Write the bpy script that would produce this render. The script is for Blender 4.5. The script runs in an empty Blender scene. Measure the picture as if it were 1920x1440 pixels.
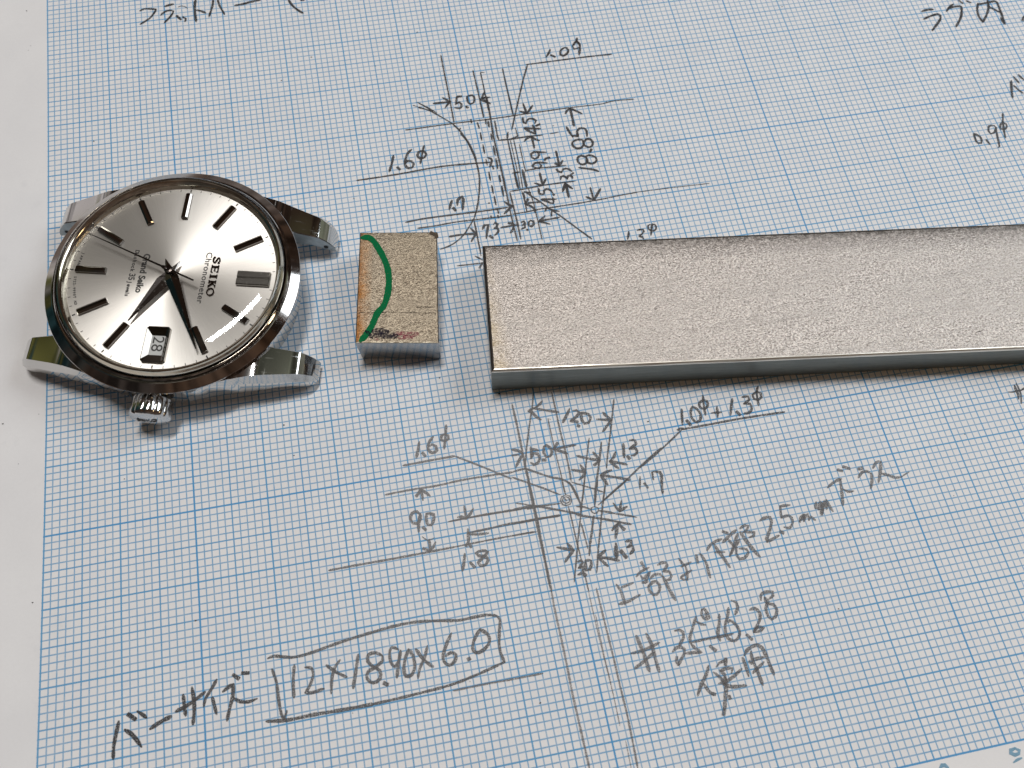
import bpy, bmesh, math, random
from mathutils import Vector, Matrix
random.seed(7)
scene = bpy.context.scene
COL = scene.collection
S = 0.1                                   # 1 Blender unit = 10 mm; sizes below are in millimetres
# ------------------------------------------------------------------ camera
cd = bpy.data.cameras.new('camera'); cam = bpy.data.objects.new('camera', cd); COL.objects.link(cam)
R0 = Vector((0.98070796, -0.19250206, 0.03398325)); R1 = Vector((-0.16589944, -0.91158417, -0.37615379)); R2 = Vector((0.10338897, 0.36325922, -0.92593383))
m = Matrix((R0, -R1, -R2)).transposed().to_4x4()
m.translation = Vector((53.850, -125.542, 118.687)) * S
cam.matrix_world = m
cd.sensor_width = 36.0; cd.lens = 1602.42 / 1920 * 36
cd.clip_start = 0.05; cd.clip_end = 500
cd.dof.use_dof = True; cd.dof.focus_distance = 12.6; cd.dof.aperture_fstop = 0.40
scene.camera = cam
# ------------------------------------------------------------------ world: a dim room with a warm wooden look
w = bpy.data.worlds.new('World'); scene.world = w; w.use_nodes = True
nt = w.node_tree; nt.nodes.clear()
def N(nt, t, **k):
    n = nt.nodes.new(t)
    for a, b in k.items(): setattr(n, a, b)
    return n
tc = N(nt, 'ShaderNodeTexCoord'); bg = N(nt, 'ShaderNodeBackground'); ou = N(nt, 'ShaderNodeOutputWorld')
sp = N(nt, 'ShaderNodeSeparateXYZ'); nt.links.new(tc.outputs['Generated'], sp.inputs[0])
no = N(nt, 'ShaderNodeTexNoise'); no.inputs['Scale'].default_value = 4.5; no.inputs['Detail'].default_value = 2; nt.links.new(tc.outputs['Generated'], no.inputs['Vector'])
mr = N(nt, 'ShaderNodeMapRange'); mr.inputs[1].default_value = .3; mr.inputs[2].default_value = .7; mr.inputs[3].default_value = -.10; mr.inputs[4].default_value = .10
nt.links.new(no.outputs['Fac'], mr.inputs[0])
def wm(op, a_, b_):
    q = N(nt, 'ShaderNodeMath', operation=op)
    for i_, v_ in enumerate((a_, b_)):
        if isinstance(v_, (int, float)): q.inputs[i_].default_value = v_
        else: nt.links.new(v_, q.inputs[i_])
    return q.outputs[0]
yy = wm('ADD', sp.outputs[1], mr.outputs[0])                 # the room from near (-1) to far (+1)
def wramp(stops):
    c_ = N(nt, 'ShaderNodeValToRGB'); e = c_.color_ramp.elements; e[0].position, e[1].position = 0, 1
    e[0].color = (*stops[0][1], 1); e[1].color = (*stops[-1][1], 1)
    for p, c in stops[1:-1]: e.new(p).color = (*c, 1)
    q = wm('MULTIPLY_ADD', yy, .5); q.node.inputs[2].default_value = .5; nt.links.new(q, c_.inputs['Fac']); return c_.outputs['Color']
near_far = wramp([(0, (.09, .07, .06)), (.33, (.05, .028, .016)), (.48, (.035, .018, .010)), (.54, (.13, .12, .10)), (.59, (.13, .13, .105)), (.635, (.125, .135, .10)), (.665, (.06, .055, .03)), (.69, (.022, .013, .009)), (.88, (.05, .03, .02)), (1, (.13, .11, .10))])
left_side = wramp([(0, (.05, .05, .05)), (.45, (.03, .02, .015)), (.60, (.012, .028, .032)), (.73, (.016, .042, .046)), (.75, (.09, .085, .025)), (.785, (.08, .08, .03)), (.81, (.40, .37, .37)), (.9, (.45, .42, .41)), (1, (.3, .28, .28))])
mx = N(nt, 'ShaderNodeMix', data_type='RGBA'); ml = N(nt, 'ShaderNodeMapRange'); ml.inputs[1].default_value = -.34; ml.inputs[2].default_value = -.5
nt.links.new(sp.outputs[0], ml.inputs[0]); nt.links.new(ml.outputs[0], mx.inputs[0])
nt.links.new(near_far, mx.inputs[6]); nt.links.new(left_side, mx.inputs[7])
n2 = N(nt, 'ShaderNodeTexNoise'); n2.inputs['Scale'].default_value = 11; n2.inputs['Detail'].default_value = 3; nt.links.new(tc.outputs['Generated'], n2.inputs['Vector'])
m2 = N(nt, 'ShaderNodeMapRange'); m2.inputs[1].default_value = .40; m2.inputs[2].default_value = .62; m2.inputs[3].default_value = .35; m2.inputs[4].default_value = 1.7; nt.links.new(n2.outputs['Fac'], m2.inputs[0])
vm = N(nt, 'ShaderNodeVectorMath', operation='SCALE'); nt.links.new(mx.outputs[2], vm.inputs[0]); nt.links.new(m2.outputs[0], vm.inputs['Scale'])
nt.links.new(vm.outputs[0], bg.inputs['Color']); bg.inputs['Strength'].default_value = 1.15
nt.links.new(bg.outputs[0], ou.inputs[0])
# ------------------------------------------------------------------ lamps
def area(name, loc, target, sx, sy, power, col, spin=0):
    l = bpy.data.lights.new(name, 'AREA'); l.shape = 'RECTANGLE'; l.size = sx; l.size_y = sy; l.energy = power; l.color = col
    o = bpy.data.objects.new(name, l); COL.objects.link(o); o.location = loc
    q = (Vector(target) - Vector(loc)).to_track_quat('-Z', 'Y'); o.rotation_euler = (q.to_matrix() @ Matrix.Rotation(spin, 3, 'Z')).to_euler()
    return o
area('ceiling_tube_lamp', (3.5, 24, 116), (2, -5.6, 0), 36, 5.5, 74000, (1.0, .98, .96), 0.64)
area('window_side_lamp', (72, 10, 58), (8, -7, 0), 38, 34, 28500, (.86, .935, 1.0))
area('warm_lamp', (33, -16, 13.5), (2, -5.5, .8), 5, 3, 420, (1.0, .74, .42))
scene.view_settings.view_transform = 'Standard'; scene.view_settings.look = 'None'; scene.view_settings.exposure = 0; scene.view_settings.gamma = 1
scene.render.engine = 'CYCLES'
# ------------------------------------------------------------------ helpers
def tag(o, label=None, cat=None, kind=None, group=None):
    if label: o['label'] = label
    if cat: o['category'] = cat
    if kind: o['kind'] = kind
    if group: o['group'] = group
    return o
def link(name, me, parent=None, mats=()):
    o = bpy.data.objects.new(name, me); COL.objects.link(o)
    for mt in mats: me.materials.append(mt)
    if parent: o.parent = parent
    return o
def mesh_obj(name, verts, faces, mat, parent=None, smooth=False, angle=None, midx=None):
    me = bpy.data.meshes.new(name)
    me.from_pydata([(x * S, y * S, z * S) for x, y, z in verts], [], faces)
    bm = bmesh.new(); bm.from_mesh(me); bmesh.ops.recalc_face_normals(bm, faces=bm.faces); bm.to_mesh(me); bm.free()
    if smooth: me.polygons.foreach_set('use_smooth', [True] * len(me.polygons))
    mats = mat if isinstance(mat, (list, tuple)) else [mat]
    o = link(name, me, parent, mats)
    if midx: me.polygons.foreach_set('material_index', midx)
    if smooth and angle: me.set_sharp_from_angle(angle=math.radians(angle))
    me.update(); return o
def lathe(name, prof, mat, parent, n=160, angle=28, close=False):
    V = []; F = []; k = len(prof)
    for i in range(n):
        a = 2 * math.pi * i / n
        for r, z in prof: V.append((r * math.cos(a), r * math.sin(a), z))
    for i in range(n):
        j = (i + 1) % n
        for p in range(k - 1): F.append((i * k + p, j * k + p, j * k + p + 1, i * k + p + 1))
        if close: F.append((i * k + k - 1, j * k + k - 1, j * k, i * k))
    return mesh_obj(name, V, F, mat, parent, True, angle)
def disc(name, r, z, mat, parent, n=160, rings=1):
    V = [(0, 0, z)] + [(r * math.cos(2 * math.pi * i / n), r * math.sin(2 * math.pi * i / n), z) for i in range(n)]
    return mesh_obj(name, V, [(0, i + 1, (i + 1) % n + 1) for i in range(n)], mat, parent)
def loft(V, F, secs, cap=True):
    b = len(V); k = len(secs[0])
    for s in secs: V.extend(s)
    for i in range(len(secs) - 1):
        for j in range(k):
            a = b + i * k + j; c = b + i * k + (j + 1) % k
            F.append((a, c, c + k, a + k))
    if cap:
        F.append(tuple(b + j for j in range(k))); F.append(tuple(b + (len(secs) - 1) * k + j for j in range(k)))
# ------------------------------------------------------------------ materials
def mat(name):
    mt = bpy.data.materials.new(name); mt.use_nodes = True
    nt = mt.node_tree; nt.nodes.clear()
    out = N(nt, 'ShaderNodeOutputMaterial'); b = N(nt, 'ShaderNodeBsdfPrincipled')
    nt.links.new(b.outputs[0], out.inputs[0]); return mt, nt, b, out
def mth(nt, op, a, b=None, c=None, clamp=False):
    n = N(nt, 'ShaderNodeMath', operation=op, use_clamp=clamp)
    for i, v in enumerate((a, b, c)):
        if v is None: continue
        if isinstance(v, (int, float)): n.inputs[i].default_value = v
        else: nt.links.new(v, n.inputs[i])
    return n.outputs[0]
def mixc(nt, f, a, b, mode='MIX'):
    n = N(nt, 'ShaderNodeMix', data_type='RGBA', blend_type=mode)
    for i, v in ((0, f), (6, a), (7, b)):
        if isinstance(v, (int, float)): n.inputs[i].default_value = v
        elif isinstance(v, tuple): n.inputs[i].default_value = (*v, 1) if len(v) == 3 else v
        else: nt.links.new(v, n.inputs[i])
    return n.outputs[2]
def noise(nt, scale, detail=2, vec=None, rough=.5, stretch=None):
    n = N(nt, 'ShaderNodeTexNoise'); n.inputs['Scale'].default_value = scale; n.inputs['Detail'].default_value = detail; n.inputs['Roughness'].default_value = rough
    if vec is None: vec = N(nt, 'ShaderNodeTexCoord').outputs['Object']
    if stretch:
        mp = N(nt, 'ShaderNodeMapping'); mp.inputs['Scale'].default_value = stretch; nt.links.new(vec, mp.inputs[0]); vec = mp.outputs[0]
    nt.links.new(vec, n.inputs['Vector']); return n.outputs['Fac']
def ramp(nt, f, a, b, clamp=True):
    n = N(nt, 'ShaderNodeMapRange'); n.inputs[1].default_value = a; n.inputs[2].default_value = b
    nt.links.new(f, n.inputs[0]); return n.outputs[0]
def bump(nt, h, strength, dist, b):
    n = N(nt, 'ShaderNodeBump'); n.inputs['Strength'].default_value = strength; n.inputs['Distance'].default_value = dist
    nt.links.new(h, n.inputs['Height']); nt.links.new(n.outputs[0], b.inputs['Normal']); return n
def simple(name, col, rough=.5, metal=0., spec=.5):
    mt, nt, b, o = mat(name); b.inputs['Base Color'].default_value = (*col, 1); b.inputs['Roughness'].default_value = rough; b.inputs['Metallic'].default_value = metal
    b.inputs['Specular IOR Level'].default_value = spec; return mt
def grid_paper():
    mt, nt, b, o = mat('graph_paper_print')
    tc = N(nt, 'ShaderNodeTexCoord'); sp = N(nt, 'ShaderNodeSeparateXYZ'); nt.links.new(tc.outputs['Object'], sp.inputs[0])
    X = mth(nt, 'MULTIPLY', sp.outputs[0], 10); Y = mth(nt, 'MULTIPLY', sp.outputs[1], 10)      # millimetres
    ragged = noise(nt, 9, 2, tc.outputs['Object'])
    def lines(c, per, off, hw, soft):
        t = mth(nt, 'DIVIDE', mth(nt, 'SUBTRACT', c, off), per)
        f = mth(nt, 'FRACT', mth(nt, 'ADD', t, .5)); d = mth(nt, 'MULTIPLY', mth(nt, 'ABSOLUTE', mth(nt, 'SUBTRACT', f, .5)), per)
        return mth(nt, 'SUBTRACT', 1, mth(nt, 'DIVIDE', mth(nt, 'SUBTRACT', d, hw), soft), clamp=True)
    fine = mth(nt, 'MAXIMUM', lines(X, 1, 0, .048, .065), lines(Y, 1, 0, .052, .07))
    mid = mth(nt, 'MAXIMUM', lines(X, 5, 0, .062, .06), lines(Y, 5, 0, .066, .06))
    ten = mth(nt, 'MAXIMUM', lines(X, 10, 0, .072, .06), lines(Y, 10, 0, .076, .06))
    big = mth(nt, 'MAXIMUM', lines(X, 50, 20, .09, .06), lines(Y, 50, -40, .095, .06))
    inside = mth(nt, 'MULTIPLY', mth(nt, 'GREATER_THAN', X, -.14), mth(nt, 'GREATER_THAN', Y, -140.14))
    inside = mth(nt, 'MULTIPLY', inside, mth(nt, 'MULTIPLY', mth(nt, 'LESS_THAN', X, 250.14), mth(nt, 'LESS_THAN', Y, 40.14)))
    wear = ramp(nt, ragged, .25, .6)
    base = mixc(nt, ramp(nt, noise(nt, 1.1, 3, tc.outputs['Object']), .35, .7), (.79, .775, .775), (.83, .815, .81))
    fib = noise(nt, 26, 4, tc.outputs['Object'], .7)
    base = mixc(nt, mth(nt, 'MULTIPLY', ramp(nt, fib, .3, .7), .10), base, (.60, .575, .565))
    smudge = ramp(nt, noise(nt, 1.9, 5, tc.outputs['Object'], .62), .60, .82)
    base = mixc(nt, mth(nt, 'MULTIPLY', smudge, .22), base, (.45, .45, .47))
    c = mixc(nt, mth(nt, 'MULTIPLY', mth(nt, 'MULTIPLY', fine, inside), mth(nt, 'MULTIPLY_ADD', wear, .20, .70)), base, (.135, .34, .56))
    c = mixc(nt, mth(nt, 'MULTIPLY', mth(nt, 'MULTIPLY', mid, inside), .72), c, (.11, .32, .56))
    c = mixc(nt, mth(nt, 'MULTIPLY', mth(nt, 'MULTIPLY', ten, inside), .80), c, (.12, .34, .58))
    c = mixc(nt, mth(nt, 'MULTIPLY', mth(nt, 'MULTIPLY', big, inside), .88), c, (.09, .31, .58))
    nt.links.new(c, b.inputs['Base Color']); b.inputs['Roughness'].default_value = .72; b.inputs['Specular IOR Level'].default_value = .25
    bump(nt, fib, .12, .01, b); return mt
def graphite(name, col, lo, hi, amt):
    mt, nt, b, o = mat(name)
    b.inputs['Base Color'].default_value = (*col, 1); b.inputs['Roughness'].default_value = .42; b.inputs['Metallic'].default_value = .25
    tr = N(nt, 'ShaderNodeBsdfTransparent'); mx = N(nt, 'ShaderNodeMixShader')
    g1 = noise(nt, 62, 3, None, .75)
    nt.links.new(mth(nt, 'MULTIPLY', ramp(nt, g1, lo, hi), amt), mx.inputs[0])
    nt.links.new(tr.outputs[0], mx.inputs[1]); nt.links.new(b.outputs[0], mx.inputs[2]); nt.links.new(mx.outputs[0], o.inputs[0]); return mt
M_PAPER = grid_paper()
M_INK = {'d': graphite('pencil_dark', (.03, .027, .028), .30, .50, .92), 'm': graphite('pencil_medium', (.05, .047, .048), .30, .54, .90),
         'g': graphite('pencil_soft', (.12, .112, .112), .28, .60, .86), 'b': graphite('printed_blue_ink', (.20, .40, .55), .1, .3, .75)}
# pencil and print strokes on the sheet: (tone, width mm, curved, points x,y in mm from the grid corner)
INK = {
 'title': [
  ('d',0.42,1,'15.80,2.49 16.60,2.82 17.71,2.65 18.62,2.42'),
  ('d',0.42,1,'18.62,2.42 18.22,1.65 17.35,0.54 15.76,-0.53'),
  ('d',0.5,1,'20.12,2.83 20.86,3.03 21.65,3.14'),
  ('d',0.42,1,'19.33,0.98 20.09,1.64 20.97,1.82 21.61,1.54'),
  ('d',0.42,1,'21.61,1.54 21.07,0.52 19.89,-0.84'),
  ('d',0.5,1,'22.07,0.37 22.39,-0.09 22.74,-0.56'),
  ('d',0.3,0,'23.13,0.02 23.28,-0.32'),
  ('d',0.42,1,'23.48,-0.36 23.61,-0.56 23.44,-1.08'),
  ('d',0.5,1,'25.55,3.51 25.32,2.15 25.27,0.32 25.33,-1.40'),
  ('d',0.42,1,'25.46,1.21 26.23,0.86 27.11,0.26'),
  ('d',0.42,1,'28.61,3.03 28.40,1.67 27.64,-0.69'),
  ('d',0.42,1,'29.41,2.91 29.65,1.48 30.34,-0.58'),
  ('d',0.5,1,'32.31,1.18 33.73,1.31 35.53,1.63 36.78,1.72'),
  ('d',0.5,1,'41.78,0.99 42.27,-0.25 43.04,-1.41 44.00,-2.42'),
  ('d',0.42,1,'43.98,0.65 44.32,0.55 44.50,0.57'),
  ('d',0.18,1,'22.39,2.33 23.10,2.50 23.94,2.00 23.95,1.63'),
 ],
 'inner': [
  ('d',0.5,1,'156.23,-19.63 157.43,-19.39 158.60,-19.52'),
  ('d',0.5,1,'155.92,-21.42 157.48,-20.94 159.11,-20.74 159.24,-21.63'),
  ('d',0.5,1,'159.24,-21.63 158.38,-22.57 156.46,-24.29'),
  ('d',0.5,1,'160.88,-20.32 161.88,-19.39 162.78,-18.93'),
  ('d',0.5,1,'161.46,-19.76 162.72,-19.52 164.00,-19.67 163.74,-20.72'),
  ('d',0.5,1,'163.74,-20.72 162.95,-22.22 161.25,-24.11'),
  ('d',0.35,1,'164.20,-18.19 164.46,-18.64 164.71,-19.01'),
  ('d',0.35,1,'165.60,-18.49 165.94,-18.77 166.27,-19.04'),
  ('d',0.5,1,'167.64,-19.42 166.89,-20.68 166.49,-22.25 166.65,-23.90'),
  ('d',0.5,1,'166.65,-23.90 167.96,-22.49 169.14,-20.76 169.70,-18.92'),
  ('d',0.5,1,'167.57,-19.69 169.42,-19.57 171.12,-19.56 171.13,-21.35 170.61,-25.03'),
  ('d',0.5,1,'169.25,-20.50 170.18,-21.48 171.11,-22.45'),
  ('d',0.5,1,'170.61,-25.03 170.44,-24.25 170.46,-23.43'),
  ('d',0.5,1,'174.92,-23.88 174.26,-24.73'),
 ],
 'inner2': [
  ('d',0.5,1,'166.34,-37.67 165.64,-39.37 165.02,-41.27'),
  ('d',0.4,1,'166.34,-38.73 166.81,-39.82 167.30,-40.66'),
  ('d',0.4,1,'167.17,-36.84 167.34,-37.64 167.57,-38.39'),
  ('d',0.4,1,'168.21,-36.56 168.51,-37.45 168.80,-38.01'),
  ('d',0.4,1,'155.06,-47.42 154.85,-48.52 154.91,-49.37 155.54,-49.59 155.86,-48.98 155.81,-48.21 155.06,-47.42'),
  ('d',0.4,1,'156.71,-49.04 156.81,-49.58 156.95,-50.03'),
  ('d',0.4,1,'159.09,-46.38 158.36,-46.38 157.83,-47.37 157.98,-47.99 158.66,-47.87 159.44,-46.92 159.28,-46.41'),
  ('d',0.4,1,'159.40,-46.92 158.91,-48.75 158.42,-50.76 158.13,-50.94'),
  ('d',0.4,1,'161.88,-44.19 161.14,-46.01 160.55,-47.84 160.19,-49.26'),
  ('d',0.4,1,'160.98,-45.98 160.34,-46.60 160.18,-47.34 160.70,-47.50 161.36,-47.14 161.48,-46.43 160.98,-45.98'),
 ],
 'rightmark': [
  ('d',0.28,1,'141.14,-93.97 141.72,-94.09 142.39,-94.07 143.06,-94.06 143.73,-93.94'),
  ('d',0.5,1,'142.51,-93.15 142.44,-93.70 142.46,-94.23 142.45,-94.68 142.21,-95.26'),
  ('d',0.28,1,'142.91,-92.82 142.94,-93.49 142.93,-94.17 142.79,-94.89 142.31,-96.08'),
  ('d',0.35,1,'143.48,-93.94 143.76,-93.87'),
 ],
 'plan': [
  ('d',0.28,1,'81.23,-20.02 85.87,-20.01 91.43,-20.02 96.72,-20.18'),
  ('d',0.3,0,'81.45,-20.06 79.94,-23.39 78.35,-27.38 76.98,-30.81 76.06,-33.23'),
  ('d',0.28,1,'66.74,-15.62 66.71,-19.63 66.69,-25.07 66.61,-30.07'),
  ('d',0.28,1,'71.73,-19.76 71.78,-23.92 71.76,-29.94'),
  ('d',0.24,1,'73.59,-20.52 73.01,-20.38 72.95,-22.25 72.91,-25.43 72.86,-28.57'),
  ('d',0.28,1,'76.92,-20.20 76.86,-24.49 76.87,-29.75'),
  ('d',0.26,1,'58.23,-30.34 66.61,-30.33 72.94,-30.45 79.36,-30.37 86.70,-30.33'),
  ('d',0.2,1,'86.70,-30.33 92.32,-30.47 94.58,-30.19 98.26,-30.40'),
  ('d',0.2,1,'60.23,-25.45 61.59,-26.19 62.93,-27.06'),
  ('d',0.2,0,'61.04,-24.93 62.82,-26.40 64.08,-27.77'),
  ('d',0.35,0,'72.99,-25.54 73.06,-27.41 72.89,-30.51 72.70,-33.97 72.74,-37.41 72.76,-41.47 72.70,-45.31'),
  ('d',0.25,0,'71.83,-26.78 71.78,-29.90'),
  ('d',0.3,0,'73.51,-30.89 73.45,-32.42 73.39,-34.08 73.48,-35.00'),
  ('d',0.3,0,'73.48,-35.00 75.70,-35.16 78.26,-35.04 80.95,-35.18'),
  ('d',0.16,0,'82.29,-35.15 83.83,-35.06'),
  ('d',0.45,0,'75.30,-33.64 75.07,-34.36 74.92,-34.89'),
  ('d',0.4,0,'75.61,-35.01 76.21,-34.90 76.83,-34.66'),
  ('d',0.28,0,'74.95,-35.17 74.92,-37.37 74.88,-40.49 74.81,-43.16 74.84,-44.99'),
  ('d',0.18,0,'75.39,-35.25 75.37,-37.99 75.35,-40.97 75.23,-43.89 75.13,-45.20'),
  ('d',0.2,0,'75.95,-35.34 75.92,-38.08 75.80,-41.58 75.57,-45.01'),
  ('d',0.2,0,'76.74,-36.30 76.70,-38.22 76.67,-40.65 76.73,-42.01'),
  ('d',0.4,0,'74.79,-41.82 74.81,-43.42 74.84,-44.99'),
  ('d',0.5,0,'76.26,-41.53 76.25,-43.27 76.24,-44.99'),
  ('d',0.25,0,'76.87,-26.18 76.83,-28.75 76.85,-30.46'),
  ('d',0.25,0,'76.71,-32.96 76.78,-34.93'),
  ('d',0.3,0,'74.49,-41.87 75.75,-41.82'),
  ('d',0.25,0,'76.68,-41.73 79.20,-41.65 82.47,-41.84 83.62,-41.83'),
  ('d',0.28,0,'73.48,-45.31 76.19,-45.25 79.05,-45.08 81.88,-45.09 84.48,-45.18'),
  ('d',0.4,0,'72.37,-30.77 72.34,-32.07'),
  ('d',0.3,0,'72.04,-30.37 71.93,-31.33'),
  ('d',0.3,0,'70.65,-32.93 70.65,-34.52'),
  ('d',0.35,0,'72.39,-33.47 72.34,-34.81'),
  ('d',0.3,0,'70.66,-35.42 70.60,-37.16'),
  ('d',0.35,0,'72.32,-36.00 72.29,-37.88'),
  ('d',0.35,0,'72.30,-38.56 72.22,-40.64'),
  ('d',0.35,0,'71.47,-39.91 71.50,-40.52'),
  ('d',0.3,0,'70.65,-40.98 70.59,-42.70'),
  ('d',0.3,0,'72.23,-41.92 72.19,-43.18'),
  ('d',0.3,0,'70.60,-43.70 70.62,-44.96'),
  ('d',0.3,0,'72.23,-44.11 72.21,-45.23'),
  ('d',0.32,1,'67.29,-32.51 68.02,-34.02 68.53,-35.99 68.83,-37.91 68.95,-39.79 68.90,-41.62 68.58,-43.55 68.13,-45.45 67.43,-47.60 66.72,-49.25'),
  ('d',0.26,1,'66.72,-49.25 65.81,-50.53 64.42,-52.19 62.87,-53.34 61.56,-53.89 60.30,-54.17'),
  ('d',0.32,1,'48.93,-39.00 55.00,-38.93 62.02,-38.62 66.21,-38.73 71.22,-39.13'),
  ('d',0.32,1,'55.62,-48.27 59.11,-48.10 63.88,-48.20 68.68,-48.30 72.43,-48.30'),
  ('d',0.26,1,'57.37,-49.71 60.22,-49.73 63.64,-49.60 67.05,-49.71 72.54,-49.85'),
  ('d',0.28,0,'66.56,-49.79 66.57,-51.62 66.53,-54.13 66.55,-55.85'),
  ('d',0.3,0,'70.60,-40.99 70.60,-42.65'),
  ('d',0.3,0,'70.64,-43.74 70.56,-45.29'),
  ('d',0.3,0,'70.62,-45.79 70.63,-47.51'),
  ('d',0.3,0,'72.18,-44.17 72.19,-46.06'),
  ('d',0.35,0,'72.21,-42.01 72.18,-43.17'),
  ('d',0.3,0,'69.38,-49.39 69.51,-49.81'),
  ('d',0.3,0,'70.53,-49.51 70.58,-50.00'),
  ('d',0.25,0,'69.50,-46.91 69.62,-47.01'),
  ('d',0.2,1,'61.21,-25.06 62.37,-26.20 63.52,-27.45'),
  ('d',0.24,1,'61.05,-26.10 62.30,-26.66 63.50,-27.57 64.99,-28.99 66.30,-30.37'),
  ('d',0.34,1,'66.30,-30.37 67.20,-31.80 67.87,-33.41 68.50,-35.24 68.88,-37.35 69.00,-38.28'),
  ('d',0.28,0,'69.53,-29.97 69.53,-30.75'),
  ('d',0.3,0,'70.53,-30.84 70.64,-32.03'),
  ('d',0.3,0,'70.63,-32.95 70.59,-34.44'),
  ('d',0.3,0,'70.62,-35.60 70.62,-37.19'),
  ('d',0.25,0,'67.16,-32.03 67.48,-31.50'),
  ('d',0.28,0,'72.82,-42.15 72.74,-45.67 72.68,-49.82 72.73,-54.75'),
  ('d',0.34,0,'73.31,-45.42 73.36,-47.87 73.40,-50.63 73.36,-54.52'),
  ('d',0.24,0,'75.30,-45.58 75.40,-47.70 75.35,-49.76'),
  ('d',0.22,0,'76.45,-45.07 76.77,-47.93 76.76,-51.55 76.72,-55.28'),
  ('d',0.26,0,'72.99,-49.70 75.23,-49.66 77.79,-49.49 80.47,-49.52 84.22,-49.48 86.65,-49.42'),
  ('d',0.24,0,'86.65,-49.42 89.09,-49.32'),
  ('d',0.3,0,'75.72,-45.74 77.79,-48.02 78.97,-49.53 80.77,-51.56 82.62,-53.93 84.70,-56.50'),
  ('d',0.34,0,'75.52,-45.97 75.47,-47.36'),
  ('d',0.3,0,'75.64,-45.78 76.68,-46.17'),
  ('d',0.28,0,'70.65,-43.73 70.58,-45.30'),
  ('d',0.28,0,'70.63,-45.83 70.58,-47.48'),
  ('d',0.28,0,'72.21,-44.17 72.18,-46.10'),
  ('d',0.28,0,'70.68,-48.27 70.74,-49.14'),
  ('d',0.26,0,'62.46,-57.61 64.38,-57.70 66.42,-57.78'),
  ('d',0.4,0,'65.60,-56.38 66.05,-56.78 66.57,-57.24'),
  ('d',0.4,0,'66.47,-57.77 65.85,-58.59'),
  ('d',0.2,0,'66.51,-50.11 66.51,-53.00 66.49,-56.49'),
  ('m',0.24,0,'89.10,-49.28 91.87,-49.13 94.36,-49.03'),
  ('m',0.16,0,'94.36,-49.03 100.12,-49.17 106.54,-49.42'),
 ],
 'planfig': [
  ('d',0.42,1,'63.81,-25.66 65.15,-25.71 66.79,-25.74'),
  ('d',0.42,1,'65.55,-24.70 66.19,-25.29 66.59,-25.78'),
  ('d',0.42,1,'66.59,-25.78 66.00,-26.44 65.63,-26.90'),
  ('d',0.42,1,'67.96,-24.91 67.79,-25.67 67.50,-26.45'),
  ('d',0.42,1,'68.00,-24.91 68.81,-24.95'),
  ('d',0.42,1,'67.54,-26.46 68.22,-26.10 68.52,-26.62 68.19,-27.40 67.27,-27.13'),
  ('d',0.5,0,'69.26,-27.17 69.45,-27.49'),
  ('d',0.42,1,'69.72,-25.10 69.69,-26.34 70.00,-26.82 70.62,-26.61 70.93,-25.71 70.70,-25.02 69.72,-25.10'),
  ('d',0.42,1,'72.14,-25.90 73.08,-25.94 73.63,-25.91'),
  ('d',0.42,1,'72.92,-24.66 72.50,-25.36 72.14,-25.90'),
  ('d',0.42,1,'72.14,-25.90 72.75,-26.65 73.41,-27.31'),
  ('d',0.45,1,'86.09,-17.42 85.64,-18.18 85.03,-18.99'),
  ('d',0.45,1,'85.94,-18.64 86.33,-18.92 86.61,-19.16'),
  ('d',0.45,1,'88.66,-17.41 87.94,-17.85 87.65,-18.78 88.06,-19.15 88.80,-18.82 89.30,-18.07 89.05,-17.48 88.66,-17.41'),
  ('d',0.5,1,'91.40,-15.67 91.16,-16.42 91.54,-17.04 91.36,-18.13 90.96,-19.31'),
  ('d',0.45,1,'90.26,-17.25 91.15,-16.28 91.54,-17.04'),
  ('d',0.45,1,'90.20,-17.33 90.33,-17.96 91.26,-17.78'),
  ('d',0.45,1,'79.01,-28.11 79.10,-29.12 79.29,-30.41'),
  ('d',0.45,1,'79.29,-30.41 79.88,-29.61 80.54,-28.86'),
  ('d',0.45,1,'78.17,-29.68 78.70,-29.98 79.29,-30.41'),
  ('d',0.35,1,'71.84,-26.07 72.59,-25.83 73.51,-25.91'),
  ('d',0.45,1,'71.93,-26.23 72.76,-26.79 73.39,-27.18'),
  ('d',0.45,1,'78.36,-31.06 78.33,-32.11 78.68,-32.38'),
  ('d',0.45,1,'78.68,-32.38 78.92,-31.79 79.45,-31.45 80.11,-31.63 80.50,-32.05 80.21,-32.57'),
  ('d',0.45,1,'80.27,-33.14 80.96,-32.90'),
  ('d',0.45,1,'78.22,-33.22 79.49,-33.57 80.88,-33.83'),
  ('d',0.45,1,'78.19,-33.35 78.93,-34.03 79.82,-34.74'),
  ('d',0.45,1,'79.82,-34.74 79.88,-33.63 79.74,-32.91'),
  ('d',0.45,1,'79.08,-35.10 79.10,-36.28 79.08,-37.52'),
  ('d',0.45,1,'77.68,-35.91 78.30,-35.39 79.08,-35.10'),
  ('d',0.45,1,'79.08,-35.10 79.51,-35.73 80.22,-36.17'),
  ('d',0.45,1,'80.85,-38.71 79.85,-38.54 78.86,-38.31 78.28,-38.62 78.26,-39.30 78.69,-39.71 79.24,-39.53 79.62,-38.98 79.42,-38.40'),
  ('d',0.45,1,'81.23,-39.87 80.53,-39.95 80.29,-40.25'),
  ('d',0.45,1,'80.57,-40.84 79.42,-40.58 78.51,-40.56 78.02,-41.02 78.43,-41.49 79.08,-41.67 79.51,-41.27 79.30,-40.63'),
  ('d',0.45,1,'82.55,-38.72 82.55,-40.16 82.48,-41.78'),
  ('d',0.45,1,'81.93,-41.14 82.21,-41.46 82.48,-41.78'),
  ('d',0.45,1,'82.48,-41.78 82.87,-41.30 83.27,-40.82'),
  ('d',0.45,1,'81.90,-42.35 82.08,-42.85 82.60,-43.08'),
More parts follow.
